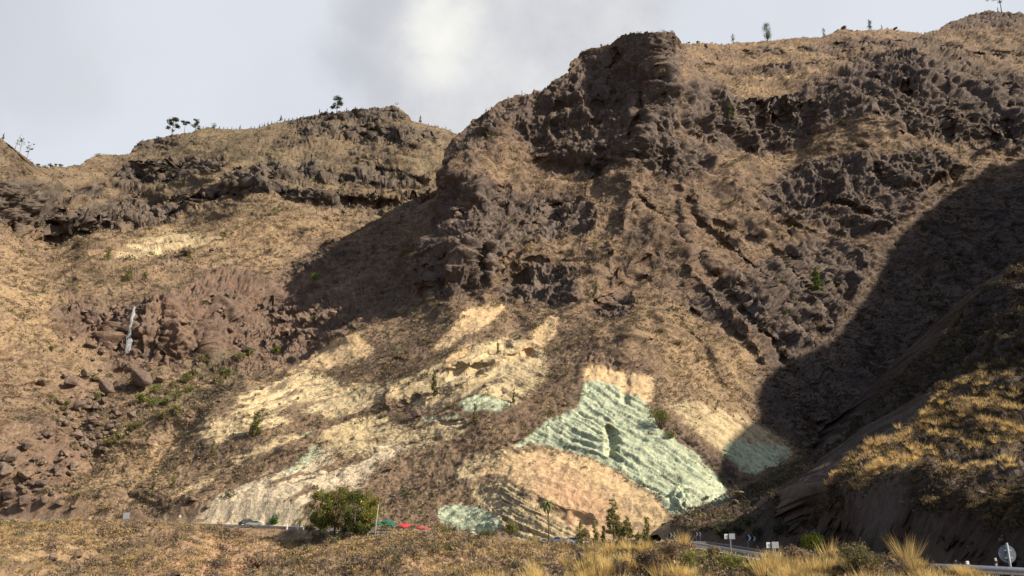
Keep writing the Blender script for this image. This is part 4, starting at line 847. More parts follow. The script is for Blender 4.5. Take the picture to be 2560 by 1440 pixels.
boulder(1845, 1240, 34, 'pinkish slab-like boulder at the foot of the green rock', None, 3, h=.6)
boulder(1838, 1265, 26, 'tan orange rounded boulder just below the pinkish slab boulder', None, 3)
boulder(1420, 1015, 16, 'small grey boulder high on the brown spur left of the green rock', None, 4)
boulder(462, 642, 40, 'reddish knob of rock beside the yellow outcrop on the left slope', None, 0, h=.8)
boulder(528, 634, 22, 'small dark rock right of the reddish knob on the left slope', None, 2)
boulder(135, 1412, 34, 'pale tan block of rock near the bottom left corner', None, 4, h=1.0); boulder(200, 1405, 26, 'grey brown rock right of the pale tan block at bottom left', None, 1, h=1.0)
boulder(1240, 1425, 44, 'tan slab of rock half sunk in the knoll at bottom centre', None, 3, h=.8, sink=.5)
boulder(1455, 1415, 26, 'small pale upright rock on the knoll beside dark bushes', None, 4, h=1.5)
GRK = 'angular blocks of the brown rock band'
for _ in range(60):
    u = random.uniform(110, 860); v = random.uniform(760, 920)
    if inside(u, v, [(110,790),(300,755),(560,700),(700,690),(900,745),(820,850),(600,900),(440,925),(280,930),(160,850)]): boulder(u, v, random.choice((16, 20, 26, 34)), 'angular brown block jutting from the rock band beside the waterfall', GRK, h=random.uniform(.8, 1.1), sink=.2)
GCT = 'stones in the dark road cut'
for _ in range(46):
    u = random.uniform(2030, 2560); v = random.uniform(1200, 1400); p, d = ground(u, v); boulder(u, v, random.choice((7, 9, 12, 16, 24)), 'dark stone sticking out of the shaded road cut above the round sign', GCT, loc=(p, d), sink=.35)
G8 = 'rubble at the mouth of the gully'
for i in range(26):
    u = random.uniform(1720, 2000); v = random.uniform(1235, 1325); boulder(u, v, random.choice((8, 11, 15, 20)), 'small rough rock among rubble at the mouth of the shaded gully', G8)
# ------------------------------------------------------------------ waterfall
def ribbon(pts, w_, mat, name):
    V = []; Fs = []; L = LAYERS['far_hillside']; P = L['P'][:L['front']]; d_ = P@np.array((0, cos(PITCH), sin(PITCH))); vv = 720-F*(P@np.array((0, -sin(PITCH), cos(PITCH))))/d_; uu = 1280+F*P[..., 0]/d_
    D = []
    for u, v in pts:
        k = (abs(vv-v) < 5) & (abs(uu-u) < 6); D.append(d_[k].min() if k.any() else 318.)
    D = np.minimum(D, np.convolve(np.pad(D, 1, mode='edge'), (.25, .5, .25), 'valid'))-.5
    for i, (u, v) in enumerate(pts):
        q = pixdir(u, v)*D[i]; ww = w_[i]*D[i]/F/2
        V += [(q[0]-ww, q[1], q[2]), (q[0], q[1]-.25, q[2]), (q[0]+ww, q[1], q[2])]
    for i in range(len(pts)-1):
        for k in (0, 1): Fs.append((3*i+k, 3*i+k+1, 3*i+4+k, 3*i+3+k))
    return MB().add(V, Fs).build(name, mat, None, smooth=True)
wf = ribbon([(337,766),(334,775),(334,786),(329,797),(329,808),(324,820),(324,832),(321,842),(324,852),(322,862),(320,873),(316,884)], [4,6,9,6,9,6,8,13,16,12,15,7], wat_mat(), 'waterfall')
wf['kind'] = 'structure'; wf['label'] = 'thin white waterfall running down the dark rock face'; wf['category'] = 'waterfall'
# ------------------------------------------------------------------ bushes and slender trees on the slopes
def slope_bush(u, v, w_, h, label, cols, group=None, **kw):
    p, d = ground(u, v); return bush(tuple(p), H(w_, d), H(h, d), label, cols, group, **kw)
def slope_tree(u, v, h, kind, label, cols=OLV, group=None, **kw):
    p, d = ground(u, v); return pine(tuple(p-np.array((0, 0, .2))), H(h, d), kind, label, group, cols=cols, **kw)
slope_tree(640,1090,62,'column','stout olive cypress-like tree on the lower pale tuff slope',ntri=1100,wide=1.7,name='slender_tree')
slope_tree(1083,985,62,'column','slim sparse young pine beside the boulder ledge on pale tuff',ntri=450,wide=1.0)
slope_tree(1188,1058,50,'column','slim young pine at the edge of the brown spur, lower of two',ntri=350,wide=1.1)
slope_tree(1284,1010,42,'column','slim young pine at the edge of the brown spur, upper of two',ntri=300,wide=.9)
slope_tree(1243,885,36,'column','thin faint pine high on the tuff slope under the dark cliff',ntri=260,wide=1.1)
slope_tree(430,1222,44,'column','thin olive sapling low on the left spur above the road, right one',ntri=300,wide=1.1)
slope_tree(384,1225,40,'column','thin faint sapling low on the left spur, left of another',ntri=220,wide=1.0)
slope_tree(533,1140,44,'column','thin faint sapling just below the cypress-like tree',ntri=260,wide=1.2)
slope_tree(470,1262,40,'column','thin faint sapling right above the left stretch of road',ntri=200,wide=1.0)
slope_tree(556,602,30,'round','round olive tree on the golden upper left slope',ntri=500,wide=1.1,name='tree')
slope_tree(470,645,34,'column','slim dark tree behind the reddish rock knob',ntri=300,wide=1.6)
slope_tree(265,658,42,'column','olive tree at the left edge of the yellow outcrop',ntri=360,wide=2.0)
slope_tree(322,702,44,'column','taller of two slim green trees below the yellow outcrop',ntri=380,wide=1.5)
slope_tree(362,702,34,'column','shorter of two slim green trees below the yellow outcrop',ntri=300,wide=1.3)
slope_tree(105,735,36,'column','thin faint tree on the left slope above the brown rock band',ntri=220,wide=1.2)
slope_tree(577,478,40,'column','pale green tree standing on the dark cliff band of the far hill',ntri=300,wide=1.6)
slope_tree(1836,300,50,'column','bright green pine growing out of the upper dark cliff',BRIGHT+OLV,ntri=500,wide=1.5)
slope_tree(2105,320,36,'conic','small green conical pine at the foot of the upper dark cliff',ntri=350,cols=PINE,wide=1.3)
slope_tree(2030,735,70,'column','tall green pine on the streaky rocks near the shadow edge',BRIGHT+LEAF,ntri=700,wide=1.5)
slope_tree(1490,740,50,'column','thin yellow-green tree in the hollow at mid mountain',YEL,ntri=260,wide=.7)
slope_tree(1487,640,46,'round','tall bare-stemmed faint tree on the open mid slope',OLV,ntri=160,wide=.6)
slope_bush(798,712,46,34,'light green bush on the edge of the shaded ravine slope',LEAF+BRIGHT,ntri=500,leaf=.05)
slope_bush(342,965,54,42,'bright green rounded bush at the foot of the brown rock wall',BRIGHT,ntri=900,leaf=.045)
slope_bush(388,985,36,30,'medium green bush just right of the bright rounded bush',LEAF+BRIGHT,ntri=500,leaf=.05)
slope_bush(1652,1075,58,62,'olive bush clinging to the upper right edge of the green rock',LEAF,ntri=900,leaf=.045)
slope_bush(1680,1095,40,24,'smaller olive bush just below the one on the green rock edge',LEAF,ntri=400,leaf=.05)
slope_bush(2430,890,54,44,'dark round bush alone on the shaded right hillside',DARKG,ntri=500,leaf=.05)
slope_bush(155,758,18,14,'small yellow-green bush at the left end of the brown rock band',YEL,ntri=160,leaf=.08)
slope_bush(990,885,26,26,'pale grey-green bush on the brown ground above the tuff',[(.2,.2,.12),(.26,.25,.16)],ntri=260,leaf=.07)
slope_bush(2185,1345,1,1,'x',OLV) if False else None
GU = 'green bushes along the gully below the rock wall'; LU = 'olive green bush among the thicket along the left gully'
for (u, v, w_, h) in [(425,975,30,20),(450,960,30,22),(470,985,30,20),(350,1010,40,26),(380,1020,36,24),(410,1015,34,22),(440,1000,28,22),(445,1040,36,28),(415,1050,28,18),(300,1100,46,20),(330,1080,34,20),(280,1115,36,20),(345,1075,24,18),(130,1005,26,20),(165,1015,22,18),(240,1000,22,18),(235,950,26,18),(560,945,40,22),(600,905,30,22),(625,895,30,24),(690,890,34,26),(530,960,26,18),(480,940,24,16),(505,905,24,18),(600,798,24,18),(860,812,18,16),(785,805,16,16),(120,878,20,14),(160,1030,20,16)]:
    slope_bush(u, v, w_*1.25, h*1.3, LU, random.choice((OLV, LEAF, BRIGHT+OLV)), GU, ntri=340, leaf=.065)
GW = 'small bushes dotted over the mountainside'; LW = 'small olive bush dotted alone on the open slope'
for (u, v, w_, h) in [(1120,800,16,16),(1000,830,12,12),(1065,860,20,16),(1015,885,18,16),(745,1000,12,10),(765,1095,16,14),(690,1090,18,16),(880,1100,16,12),(1015,1010,18,16),(1020,965,10,16),(525,580,12,14),(500,560,10,12),(735,590,12,14),(900,560,10,14),(760,660,12,10),(700,520,12,12),(640,700,12,10),(2150,340,14,12),(1560,630,12,10),(1380,690,14,14),(1745,905,12,12),(1530,610,12,10),(1655,830,10,8),(1290,760,12,14),(1230,735,14,12),(330,745,12,12),(60,860,12,10),(190,1090,10,10)]:
    slope_bush(u, v, w_, h, LW, OLV, GW, ntri=110, leaf=.11)
# ------------------------------------------------------------------ the road and what stands along it
def strip(name, off0, off1, dz, mat, i0=0, i1=None, dash=None):
    i1 = i1 or len(ROAD); V = []; Fs = []
    R_ = ROAD[i0:i1]; S_ = RSIDE[i0:i1]
    for p, s in zip(R_, S_): V += [tuple(p+s*off0+np.array((0, 0, dz))), tuple(p+s*off1+np.array((0, 0, dz)))]
    for i in range(len(R_)-1):
        if dash and i % dash[1] >= dash[0]: continue
        Fs.append((2*i, 2*i+1, 2*i+3, 2*i+2))
    return MB().add(V, Fs).build(name, mat)
r = strip('road', -3.6, 3.6, 0, M['asphalt']); r['kind'] = 'structure'
ln = MB()
for a, b in ((-3.35, -3.2), (3.2, 3.35), (-.06, .06)):
    for i in range(len(ROAD)-1):
        if a == -.06 and i % 3: continue
        z = np.array((0, 0, .006)); ln.add([ROAD[i]+RSIDE[i]*a+z, ROAD[i]+RSIDE[i]*b+z, ROAD[i+1]+RSIDE[i+1]*b+z, ROAD[i+1]+RSIDE[i+1]*a+z], [(0, 1, 2, 3)])
ln.build('road_marking', M['line'])['kind'] = 'structure'
def guard_rail(u0, u1, off, label, step=2):
    i0 = road_at(u0, off)[3]; i1 = road_at(u1, off)[3]; i0, i1 = min(i0, i1), max(i0, i1)+1
    P = ROAD[i0:i1]+RSIDE[i0:i1]*off; o = empty('guard_rail', tuple(P[0]), label, 'guard rail')
    prof = [(-.02, .50), (.05, .54), (.05, .59), (-.01, .63), (.05, .67), (.05, .72), (-.02, .78), (-.05, .78), (-.05, .50)]; V = []; n = len(prof)
    for p, s in zip(P, RSIDE[i0:i1]): V += [tuple(p+s*a+np.array((0, 0, z))-P[0]) for a, z in prof]
    Fs = [(i*n+k, i*n+(k+1) % n, (i+1)*n+(k+1) % n, (i+1)*n+k) for i in range(len(P)-1) for k in range(n)]
    MB().add(V, Fs).build('rail', M['steel'], o)
    L = np.concatenate([[0], np.cumsum(np.linalg.norm(np.diff(P, axis=0), axis=1))]); m = min(int(L[-1]/4)+1, 60); first = None
    for k in range(m):
        s = L[-1]*k/max(m-1, 1); q = np.array([np.interp(s, L, P[:, c]) for c in range(3)])-P[0]
        if first is None: first = MB().box((0, 0, .28), (.1, .14, 1.0)).build('post', M['steel'], o); first.location = tuple(q)
        else: c = first.copy(); COL.objects.link(c); c.parent = o; c.location = tuple(q)
    return o
guard_rail(1735, 1946, 4.1, 'shiny steel guard rail along the bend below the chevron boards')
guard_rail(2296, 2700, 4.0, 'steel guard rail curving away at the bottom right corner')
def low_wall(u0, u1, off, h, label, mat, wd=.35, gap=0):
    i0 = road_at(u0, off)[3]; i1 = road_at(u1, off)[3]; i0, i1 = min(i0, i1), max(i0, i1)+1; V = []; Fs = []
    for p, s in zip(ROAD[i0:i1], RSIDE[i0:i1]):
        q = p+s*off; V += [tuple(q-s*wd/2-np.array((0, 0, .6))), tuple(q-s*wd/2+np.array((0, 0, h))), tuple(q+s*wd/2+np.array((0, 0, h))), tuple(q+s*wd/2-np.array((0, 0, .6)))]
    n = i1-i0; Fs = [(4*i+k, 4*i+(k+1) % 4, 4*i+4+(k+1) % 4, 4*i+4+k) for i in range(n-1) for k in range(4)]+[(0, 1, 2, 3), (4*n-1, 4*n-2, 4*n-3, 4*n-4)]
    return tag(MB().add(V, Fs).build('parapet_wall', mat), label, 'wall')
low_wall(130, 290, 4.2, .55, 'low dark parapet at the road edge left of the blue-grey board', M['conc'])
low_wall(320, 560, 4.2, .45, 'low parapet at the road edge between the grey board and the parked cars', M['conc'])
low_wall(640, 790, 4.2, .50, 'low pale parapet at the road edge left of the big tree clump', M['conc'])
low_wall(1085, 1600, 4.2, .50, 'long low pale parapet at the road edge behind the row of pines', M['conc'])
# chevron boards: dark panel, white arrow stripes
def chevron(u, off, w_, rz, label, n=2):
    p, d, _, _ = road_at(u, off); o = empty('chevron_sign', tuple(p), label, 'road sign', 'chevron boards on the bend', rz)
    hh = w_*.62; MB().box((0, 0, 1.1), (w_, .04, hh)).build('board', M['navy'], o, .01)
    for k in range(n):
        x = -w_/2+w_*(k+.5)/n-.08*w_; t = w_*.17; mb = MB(); V = []
        for (dx, dz) in ((0, hh/2*.94), (t, hh/2*.94), (t+hh*.28, 0), (t, -hh/2*.94), (0, -hh/2*.94), (hh*.28, 0)): V.append((x+dx, -.026, 1.1+dz))
        mb.add(V, [(0, 5, 2, 1), (5, 4, 3, 2)]).build('chevron', M['white'], o)
    for x in (-w_*.35, w_*.35): MB().box((x, .05, .5), (.06, .06, 1.3)).build('post', M['steel'], o)
    return o
chevron(1683, -4.4, 1.25, -.35, 'navy chevron board with white arrows beside the orange rock foot', 2)
chevron(1748, -4.6, 1.0, -.3, 'middle chevron board with two white stripes on the outer bend')
chevron(1876, -5.0, 1.25, -.3, 'low chevron board behind the guard rail between two grey signs')
def back_sign(u, off, pw, ph, top, label, second=True):
    p, d, _, _ = road_at(u, off); o = empty('road_sign', tuple(p), label, 'road sign', 'grey plates seen from behind at the bend')
    MB().box((0, 0, top/2-.3), (.11, .11, top+.6)).build('post', M['dull'], o)
    MB().box((.16, -.07, top-ph/2), (pw*.62, .03, ph)).build('plate', M['grey'], o, .008)
    if second:
        MB().box((-pw*.42, .02, top-ph/2-.02), (pw*.36, .03, ph*.9)).build('side_plate', M['white'], o, .008)
        MB().box((-pw*.40, .0, top-ph/2-.02), (pw*.12, .012, ph*.4)).build('bracket', M['steel'], o)
    return o
back_sign(1829, 4.6, 1.0, .55, 2.3, 'grey double-plate sign on a post at the guard rail, left of two')
back_sign(1939, 4.6, .95, .52, 1.9, 'grey double-plate sign at the right end of the bend guard rail')
def delineator(p, h, label, red=True):
    o = empty('delineator_post', tuple(p), label, 'marker post', 'white marker posts along the road')
    MB().box((0, 0, h/2-.1), (.12, .10, h+.2), taper=.85).build('post', M['white'], o, .01)
    MB().box((0, -.002, h*.80), (.122, .104, h*.13)).build('band', M['black'], o)
    MB().box((0, -.055, h*.80), (.06, .012, h*.08)).build('reflector', M['red'], o)
    return o
delineator(road_at(1958, 4.6)[0], 1.05, 'white marker post right of the second grey double-plate sign')
for u, v0, v1, lab in ((2398, 1400, 1428, 'distant white marker post behind the bottom right guard rail'), (2435, 1413, 1450, 'white marker post nearest the camera by the bottom right rail'), (2487, 1399, 1445, 'white marker post left of the round sign at bottom right')):
    off = -4.2 if u != 2435 else 3.4
    p, d, _, _ = road_at(u, off); delineator(p, max(.9, H(v1-v0, d)), lab)
# round sign seen from behind
d0 = 31.; pt = at(2532, 1385, d0); base = at(2532, 1460, d0); hgt = pt[2]-base[2]
o = empty('round_sign', tuple(base), 'round grey traffic sign seen from behind at the bottom right', 'road sign')
V = [(0.34*cos(a), .03, hgt+.34*sin(a)) for a in np.linspace(0, 2*pi, 33)[:-1]]+[(0.34*cos(a), .05, hgt+.34*sin(a)) for a in np.linspace(0, 2*pi, 33)[:-1]]
MB().add(V, [tuple(range(32)), tuple(range(63, 31, -1))]+[(i, i+32, (i+1) % 32+32, (i+1) % 32) for i in range(32)]).build('disc', plain('back_of_sign', (.12, .15, .19), .6, .1), o)
MB().tube([(0, -.03, -1), (0, -.03, hgt+.42)], .045, 10).build('post', M['dull'], o, smooth=True)
for z in (-.14, .14): MB().box((0, .0, hgt+z), (.3, .05, .04)).build('bracket', M['steel'], o)
# board at the left, small round disc
p, d, _, _ = road_at(307, 4.8); o = empty('information_board', tuple(p), 'pale blue-grey square board on posts by the left road', 'sign')
MB().box((0, -.05, 1.7), (1.5, .06, 1.5)).build('panel', M['grey'], o, .02)
for x in (-.5, .5): MB().box((x, .03, .6), (.1, .1, 2.2)).build('post', M['steel'], o)
p, d, _, _ = road_at(447, 4.8); o = empty('road_sign', tuple(p), 'small white disc sign on a thin post above the left road', 'road sign')
V = [(.3*cos(a), y, 2.0+.3*sin(a)) for y in (-.04, -.01) for a in np.linspace(0, 2*pi, 21)[:-1]]
MB().add(V, [tuple(range(20))[::-1], tuple(range(20, 40))]+[(i, (i+1) % 20, (i+1) % 20+20, i+20) for i in range(20)]).build('disc', M['white'], o)
MB().tube([(0, 0, -.5), (0, 0, 2.2)], .04, 8).build('post', M['steel'], o)
for u in (720, 738, 758):
    p, d, _, _ = road_at(u, 4.5); MBo = MB().box((0, 0, .45), (.28, .22, 1.3), taper=.8).build('bollard', M['white'], None, .03); MBo.location = tuple(p); tag(MBo, 'short white stone bollard on the parapet left of the tree clump', 'bollard', 'white bollards left of the tree clump')
# ------------------------------------------------------------------ cars
def car(p, rz, paint, label, hatch=False):
    o = empty('parked_car', tuple(p), label, 'car', 'cars parked beside the road', rz)
    side = [(-2.1, .32), (-2.15, .62), (-2.05, .88), (-1.2, .98), (-.55, 1.38), (.75, 1.42), (1.75, 1.02), (2.1, .92), (2.12, .45), (2.0, .30)]
    if hatch: side[5:8] = [(1.2, 1.46), (1.95, 1.05), (2.08, .9)]
    b = MB(); n = len(side); secs = [(-.86, .93), (-.80, 1.0), (.80, 1.0), (.86, .93)]; V = []
    for y, k in secs: V += [(x*(.985 if k < 1 else 1), y*(1 if z < 1 else .82), z if z < 1 else 1+(z-1)*(k if k < 1 else 1)) for x, z in side]
    Fs = [tuple(range(n)), tuple(range(4*n-1, 3*n-1, -1))]+[(j*n+i, (j+1)*n+i, (j+1)*n+(i+1) % n, j*n+(i+1) % n) for j in range(3) for i in range(n)]
    b.add(V, Fs).build('body', paint, o, .05, True)
    sg = [(-1.02, 1.0), (-.52, 1.33), (.68, 1.36), (1.45, 1.05)]
    for s in (-1, 1):
        y0, y1 = (.755*s, .735*s); MB().add([(sg[0][0], .875*s, sg[0][1]), (sg[1][0], .74*s, sg[1][1]), (sg[2][0], .74*s, sg[2][1]), (sg[3][0], .87*s, sg[3][1])], [(0, 1, 2, 3)]).build('side_window', M['glass'], o)
    MB().add([(-1.22, -.66, .995), (-1.22, .66, .995), (-.60, .60, 1.36), (-.60, -.60, 1.36)], [(0, 1, 2, 3)]).build('windscreen', M['glass'], o)
    MB().add([(1.72, -.64, 1.06), (1.72, .64, 1.06), (.84, .60, 1.42), (.84, -.60, 1.42)], [(3, 2, 1, 0)]).build('rear_window', M['glass'], o)
    for x in (-1.32, 1.3):
        for s in (-1, 1):
            w_ = empty('wheel', (x, .80*s, .31), '', '', None); w_.parent = o
            for kk in ('label', 'category'): del w_[kk]
            MB().tube([(0, -.1, 0), (0, .1, 0)], .31, 16).build('tyre', M['rubber'], w_, smooth=False)
            MB().tube([(0, -.112, 0), (0, .112, 0)], .19, 12).build('rim', M['steel'], w_)
    for s in (-1, 1):
        MB().box((-2.1, .6*s, .70), (.08, .34, .14)).build('headlight', M['white'], o, .02); MB().box((2.09, .62*s, .74), (.08, .3, .16)).build('tail_light', M['red'], o, .02)
    return o
for u, off, dz, paint, lab in ((612, -2.6, 1.5, M['darkp'], 'dark car parked by the pale rock left of the road bush'), (632, 2.0, .2, M['cream'], 'cream car beside the dark car near the left parapet'),
                          (1169, 2.2, .4, M['whitep'], 'small white car seen end-on below the grey-green rock'), (1405, 2.4, 0, M['silver'], 'silver car parked under the yellow-green roadside bush, left of two'), (1428, 2.0, .2, M['whitep'], 'pale car nearest the row of pines, right of the silver car')):
    p, d, a, _ = road_at(u, off); car(p+np.array((0, 0, .02)), a+dz, paint, lab, u != 612)
# ------------------------------------------------------------------ roadside snack terrace: parasols over a timber railing
def parasol(p, w_, h, cloth, label, group):
    o = empty('parasol', tuple(p), label, 'parasol', group); n = 8; V = [(0, 0, h+w_*.16)]
    for k in range(n):
        a = 2*pi*k/n+.2; V.append((w_/2*cos(a), w_/2*sin(a), h-.12))
    for k in range(n):
        a = 2*pi*k/n+.2; V.append((w_/2*cos(a), w_/2*sin(a), h-.34))
    Fs = [(0, 1+k, 1+(k+1) % n) for k in range(n)]+[(1+k, 1+n+k, 1+n+(k+1) % n, 1+(k+1) % n) for k in range(n)]
    c = MB().add(V, Fs).build('canopy', cloth, o); s = c.modifiers.new('s', 'SOLIDIFY'); s.thickness = .02
    MB().tube([(0, 0, -.3), (0, 0, h+w_*.15)], .035, 8).build('pole', M['white'], o)
    MB().tube([(0, 0, -.2), (0, 0, .1)], .3, 12).build('base', M['conc'], o); return o
for u, off, w_, h, cl, lab in ((950, 5.0, 3.0, 2.3, 'greencloth', 'dark green parasol next to the leaning pole, leftmost of the terrace'), (966, 3.6, 3.2, 2.75, 'greencloth', 'second dark green parasol between the first green and the red one'), (981, 6.0, 2.6, 2.3, 'greencloth', 'low dark green parasol touching the red parasol'),
                           (1000, 5.5, 2.5, 2.2, 'redcloth', 'bright red parasol in front over the timber railing'), (1012, 4.0, 2.1, 2.3, 'redcloth', 'red parasol half behind the front red one'), (1045, 5.5, 1.9, 2.0, 'redcloth', 'red parasol left of the pair at the right end of the terrace'), (1060, 5.0, 2.0, 1.95, 'redcloth', 'rightmost red parasol of the terrace')):
    p, d, _, _ = road_at(u, off); parasol(p, w_, h, M[cl], lab, 'parasols of the roadside terrace')
p0 = road_at(945, 8.2)[0]; p1 = road_at(1022, 8.2)[0]; dv = p1-p0; Lr = float(np.linalg.norm(dv)); ang = math.atan2(dv[1], dv[0])
o = empty('timber_railing', tuple(p0), 'rustic timber railing and posts fencing the terrace under the parasols', 'railing', None, ang)
for k in range(7): MB().box((Lr*k/6, 0, .55), (.16, .16, 2.5)).build('post', M['wood'], o)
for z in (.45, 1.05, 1.75): MB().box((Lr/2, 0, z), (Lr, .09, .12)).build('rail', M['wood'], o)
o = MB().box((Lr/2, 1.8, -.55), (Lr+1, 4.4, .9)).build('terrace_deck', M['conc']); o.location = tuple(p0); o.rotation_euler = (0, 0, ang); tag(o, 'pale concrete terrace slab under the timber railing', 'terrace')
p, d, _, _ = road_at(1003, 6.6); o = empty('garden_table', tuple(p), 'white table under the front red parasol', 'table'); MB().box((0, 0, .74), (1.2, .9, .05)).build('table_top', M['white'], o)
for x in (-.5, .5):
    for y in (-.35, .35): MB().box((x, y, .2), (.06, .06, 1.06)).build('leg', M['white'], o)
p, d, _, _ = road_at(938, 8.6); o = empty('utility_pole', tuple(p-np.array((0, 0, .5))), 'tall pale leaning utility pole right of the big tree clump', 'pole')
MB().tube([(0, 0, -1), (.25, 0, 3.2), (.62, 0, 7.0)], [.13, .11, .08], 10).build('mast', plain('pale_wood', (.36, .32, .26), .9), o, smooth=True)
MB().box((.60, 0, 6.7), (.9, .1, .1)).build('cross_arm', M['wood'], o)
# ------------------------------------------------------------------ roadside trees
def road_tree(u, vb, vt, kind, label, off=7.0, group=None, dz=-.2, **kw):
    p, d, _, _ = road_at(u, off); _, dd = p, d
    return pine((p[0], p[1], p[2]+dz), H(vb-vt, d), kind, label, group, **kw)
GBT = 'big tree clump by the terrace'
for u, vt, off, wd, lab, cc in ((806, 1236, 9, .95, 'leftmost broad green tree of the big clump by the road', LEAF), (842, 1224, 6, .9, 'second broad tree of the big roadside clump, brownish top', [(.19, .155, .045), (.15, .145, .045), (.12, .12, .03)]), (878, 1232, 10, .95, 'darkest middle tree of the big roadside clump', [(.06, .075, .025), (.09, .105, .03), (.12, .13, .04)]), (912, 1228, 7, .9, 'yellow-lit broad tree at the right end of the big clump', [(.21, .20, .045), (.17, .17, .04), (.26, .24, .06)])):
    road_tree(u, 1340, vt, 'grove', lab, off, GBT, cols=cc, ntri=3000, wide=wd, leaf=.26, name='broad_tree')
def rbush(u, off, w_, h, label, cols, group=None, **kw):
    p, d, _, _ = road_at(u, off); return bush(tuple(p-np.array((0, 0, .3))), H(w_, d), H(h, d), label, cols, group, **kw)
rbush(683, -6, 50, 34, 'dense bright green rounded bush by the pale rock wall', [(.04, .10, .015), (.06, .13, .02), (.03, .07, .012)], ntri=1100, leaf=.04)
rbush(745, -5, 22, 26, 'small green bush between the rounded bush and the tree clump', LEAF, ntri=400, leaf=.06)
rbush(775, 7, 26, 26, 'drooping palm-like shrub at the left foot of the tree clump', LEAF, ntri=400, leaf=.07)
rbush(905, 9, 60, 34, 'dark spiky palm shrub under the right of the tree clump', DARKG+LEAF, ntri=800, leaf=.06)
rbush(868, 11, 46, 36, 'dark green bush under the middle of the tree clump', DARKG, ntri=700, leaf=.05)
rbush(968, -5.5, 34, 34, 'pale yellow-green small tree behind the green parasols', YEL, ntri=600, leaf=.05, name='small_tree', cat='tree')
rbush(1030, 8, 34, 26, 'green bush between the red parasols', LEAF, ntri=500, leaf=.06)
rbush(1010, 12, 60, 20, 'dry golden grass mound below the terrace railing', DRY, ntri=500, leaf=.05)
for u, w_, h, c, lab in ((1095, 46, 48, OLV, 'feathery olive tree right of the terrace, darker left one'), (1115, 40, 40, OLV, 'second feathery olive tree right of the terrace'), (1150, 40, 34, YEL, 'light yellow-green feathery tree behind the white car'), (1185, 40, 36, YEL, 'pale feathery tree just right of the white car'), (1220, 46, 40, OLV, 'feathery tree left of the lone roadside pine'), (1338, 46, 34, YEL, 'yellow-green arching shrub left of the tall palm')):
    rbush(u, 6.5, w_, h, lab, c, 'feathery roadside trees', ntri=620, leaf=.045, name='feathery_tree', cat='tree', shell=.1)
GPN = 'row of roadside pines'
for u, vb, vt, kind, wd, n, off, lab in ((1275, 1345, 1285, 'round', 1.2, 1500, 7, 'lone rounded pine left of the tall palm'), (1452, 1362, 1296, 'column', 1.7, 1100, 7, 'leftmost pine of the row right of the palm, dense'), (1465, 1366, 1318, 'round', .9, 500, 8, 'short thin pine behind the leftmost of the row'), (1489, 1366, 1303, 'column', 1.2, 800, 8, 'slim pointed pine second in the row right of the palm'),
                               (1532, 1370, 1262, 'conic', 1.1, 3000, 8, 'tallest conical pine of the roadside row'), (1512, 1368, 1322, 'column', 1.3, 600, 8, 'short young pine left of the tallest pine'), (1548, 1366, 1295, 'column', 1.2, 900, 6, 'pine half hidden at the right of the tallest pine'), (1568, 1364, 1298, 'conic', 1.2, 1500, 7, 'broad bushy pine right of the tallest pine'), (1618, 1352, 1290, 'column', 1.6, 1000, 6, 'separate rightmost roadside pine with a knobbed top'), (1593, 1358, 1332, 'round', 1.1, 500, 7, 'low young pine between the broad and the rightmost pines')):
    road_tree(u, vb, vt, kind, lab, off, GPN, cols=[(.16, .155, .055), (.22, .20, .07), (.11, .115, .04), (.28, .24, .09)], ntri=int(n*.6), wide=wd, leaf=.19)
# palm
def palm(p, h, label):
    o = empty('palm_tree', tuple(p), label, 'palm tree'); r = .016*h
    MB().tube([(0, 0, -.5), (.02*h, 0, h*.3), (.01*h, 0, h*.6), (0, 0, h*.86)], [r*1.4, r, r*.9, r*1.1], 9).build('trunk', M['bark'], o, smooth=True)
    for k in range(26):
        az = 2.4*k; el = 1.3-1.9*k/26; L = h*.20; mb = MB(); pts = []
        for s in range(7):
            t = s/6; e = el-1.1*t*t; q = Vector((cos(az)*cos(e), sin(az)*cos(e), sin(e)))*L*t; pts.append(Vector((0, 0, h*.86))+q)
        sd = Vector((-sin(az), cos(az), 0))
        for s in range(6):
            wv = L*.16*(1-abs(s/5-.4)); V = [pts[s]+sd*wv-Vector((0, 0, wv*.5)), pts[s], pts[s]-sd*wv-Vector((0, 0, wv*.5)), pts[s+1]+sd*wv*.8-Vector((0, 0, wv*.4)), pts[s+1], pts[s+1]-sd*wv*.8-Vector((0, 0, wv*.4))]
            mb.add(V, [(0, 1, 4, 3), (1, 2, 5, 4)])
        mb.build('frond', PALM if k < 20 else PALMD, o)
    return o
PALM = plain('palm_leaf', (.10, .12, .03), .7, noise=.3); PALMD = plain('dry_palm_leaf', (.22, .16, .08), .8, noise=.3)
p, d, _, _ = road_at(1369, 8); palm(p, H(1362-1250, d), 'tall solitary palm with a bare thin trunk in front of the orange rock')
# ------------------------------------------------------------------ dark bushes below the shaded hillside, behind the bend
GD = 'dark green bushes behind the bend'
for (u, v, w_, h) in [(1810,1345,60,34),(1850,1340,50,30),(1905,1352,50,36),(1940,1345,50,40),(1975,1335,50,30),(2000,1320,40,26),(1880,1320,40,22),(1790,1325,30,18)]:
    slope_bush(u, v, w_, h, 'dark green bush in the shaded thicket behind the road bend', DARKG, GD, ntri=500, leaf=.05)
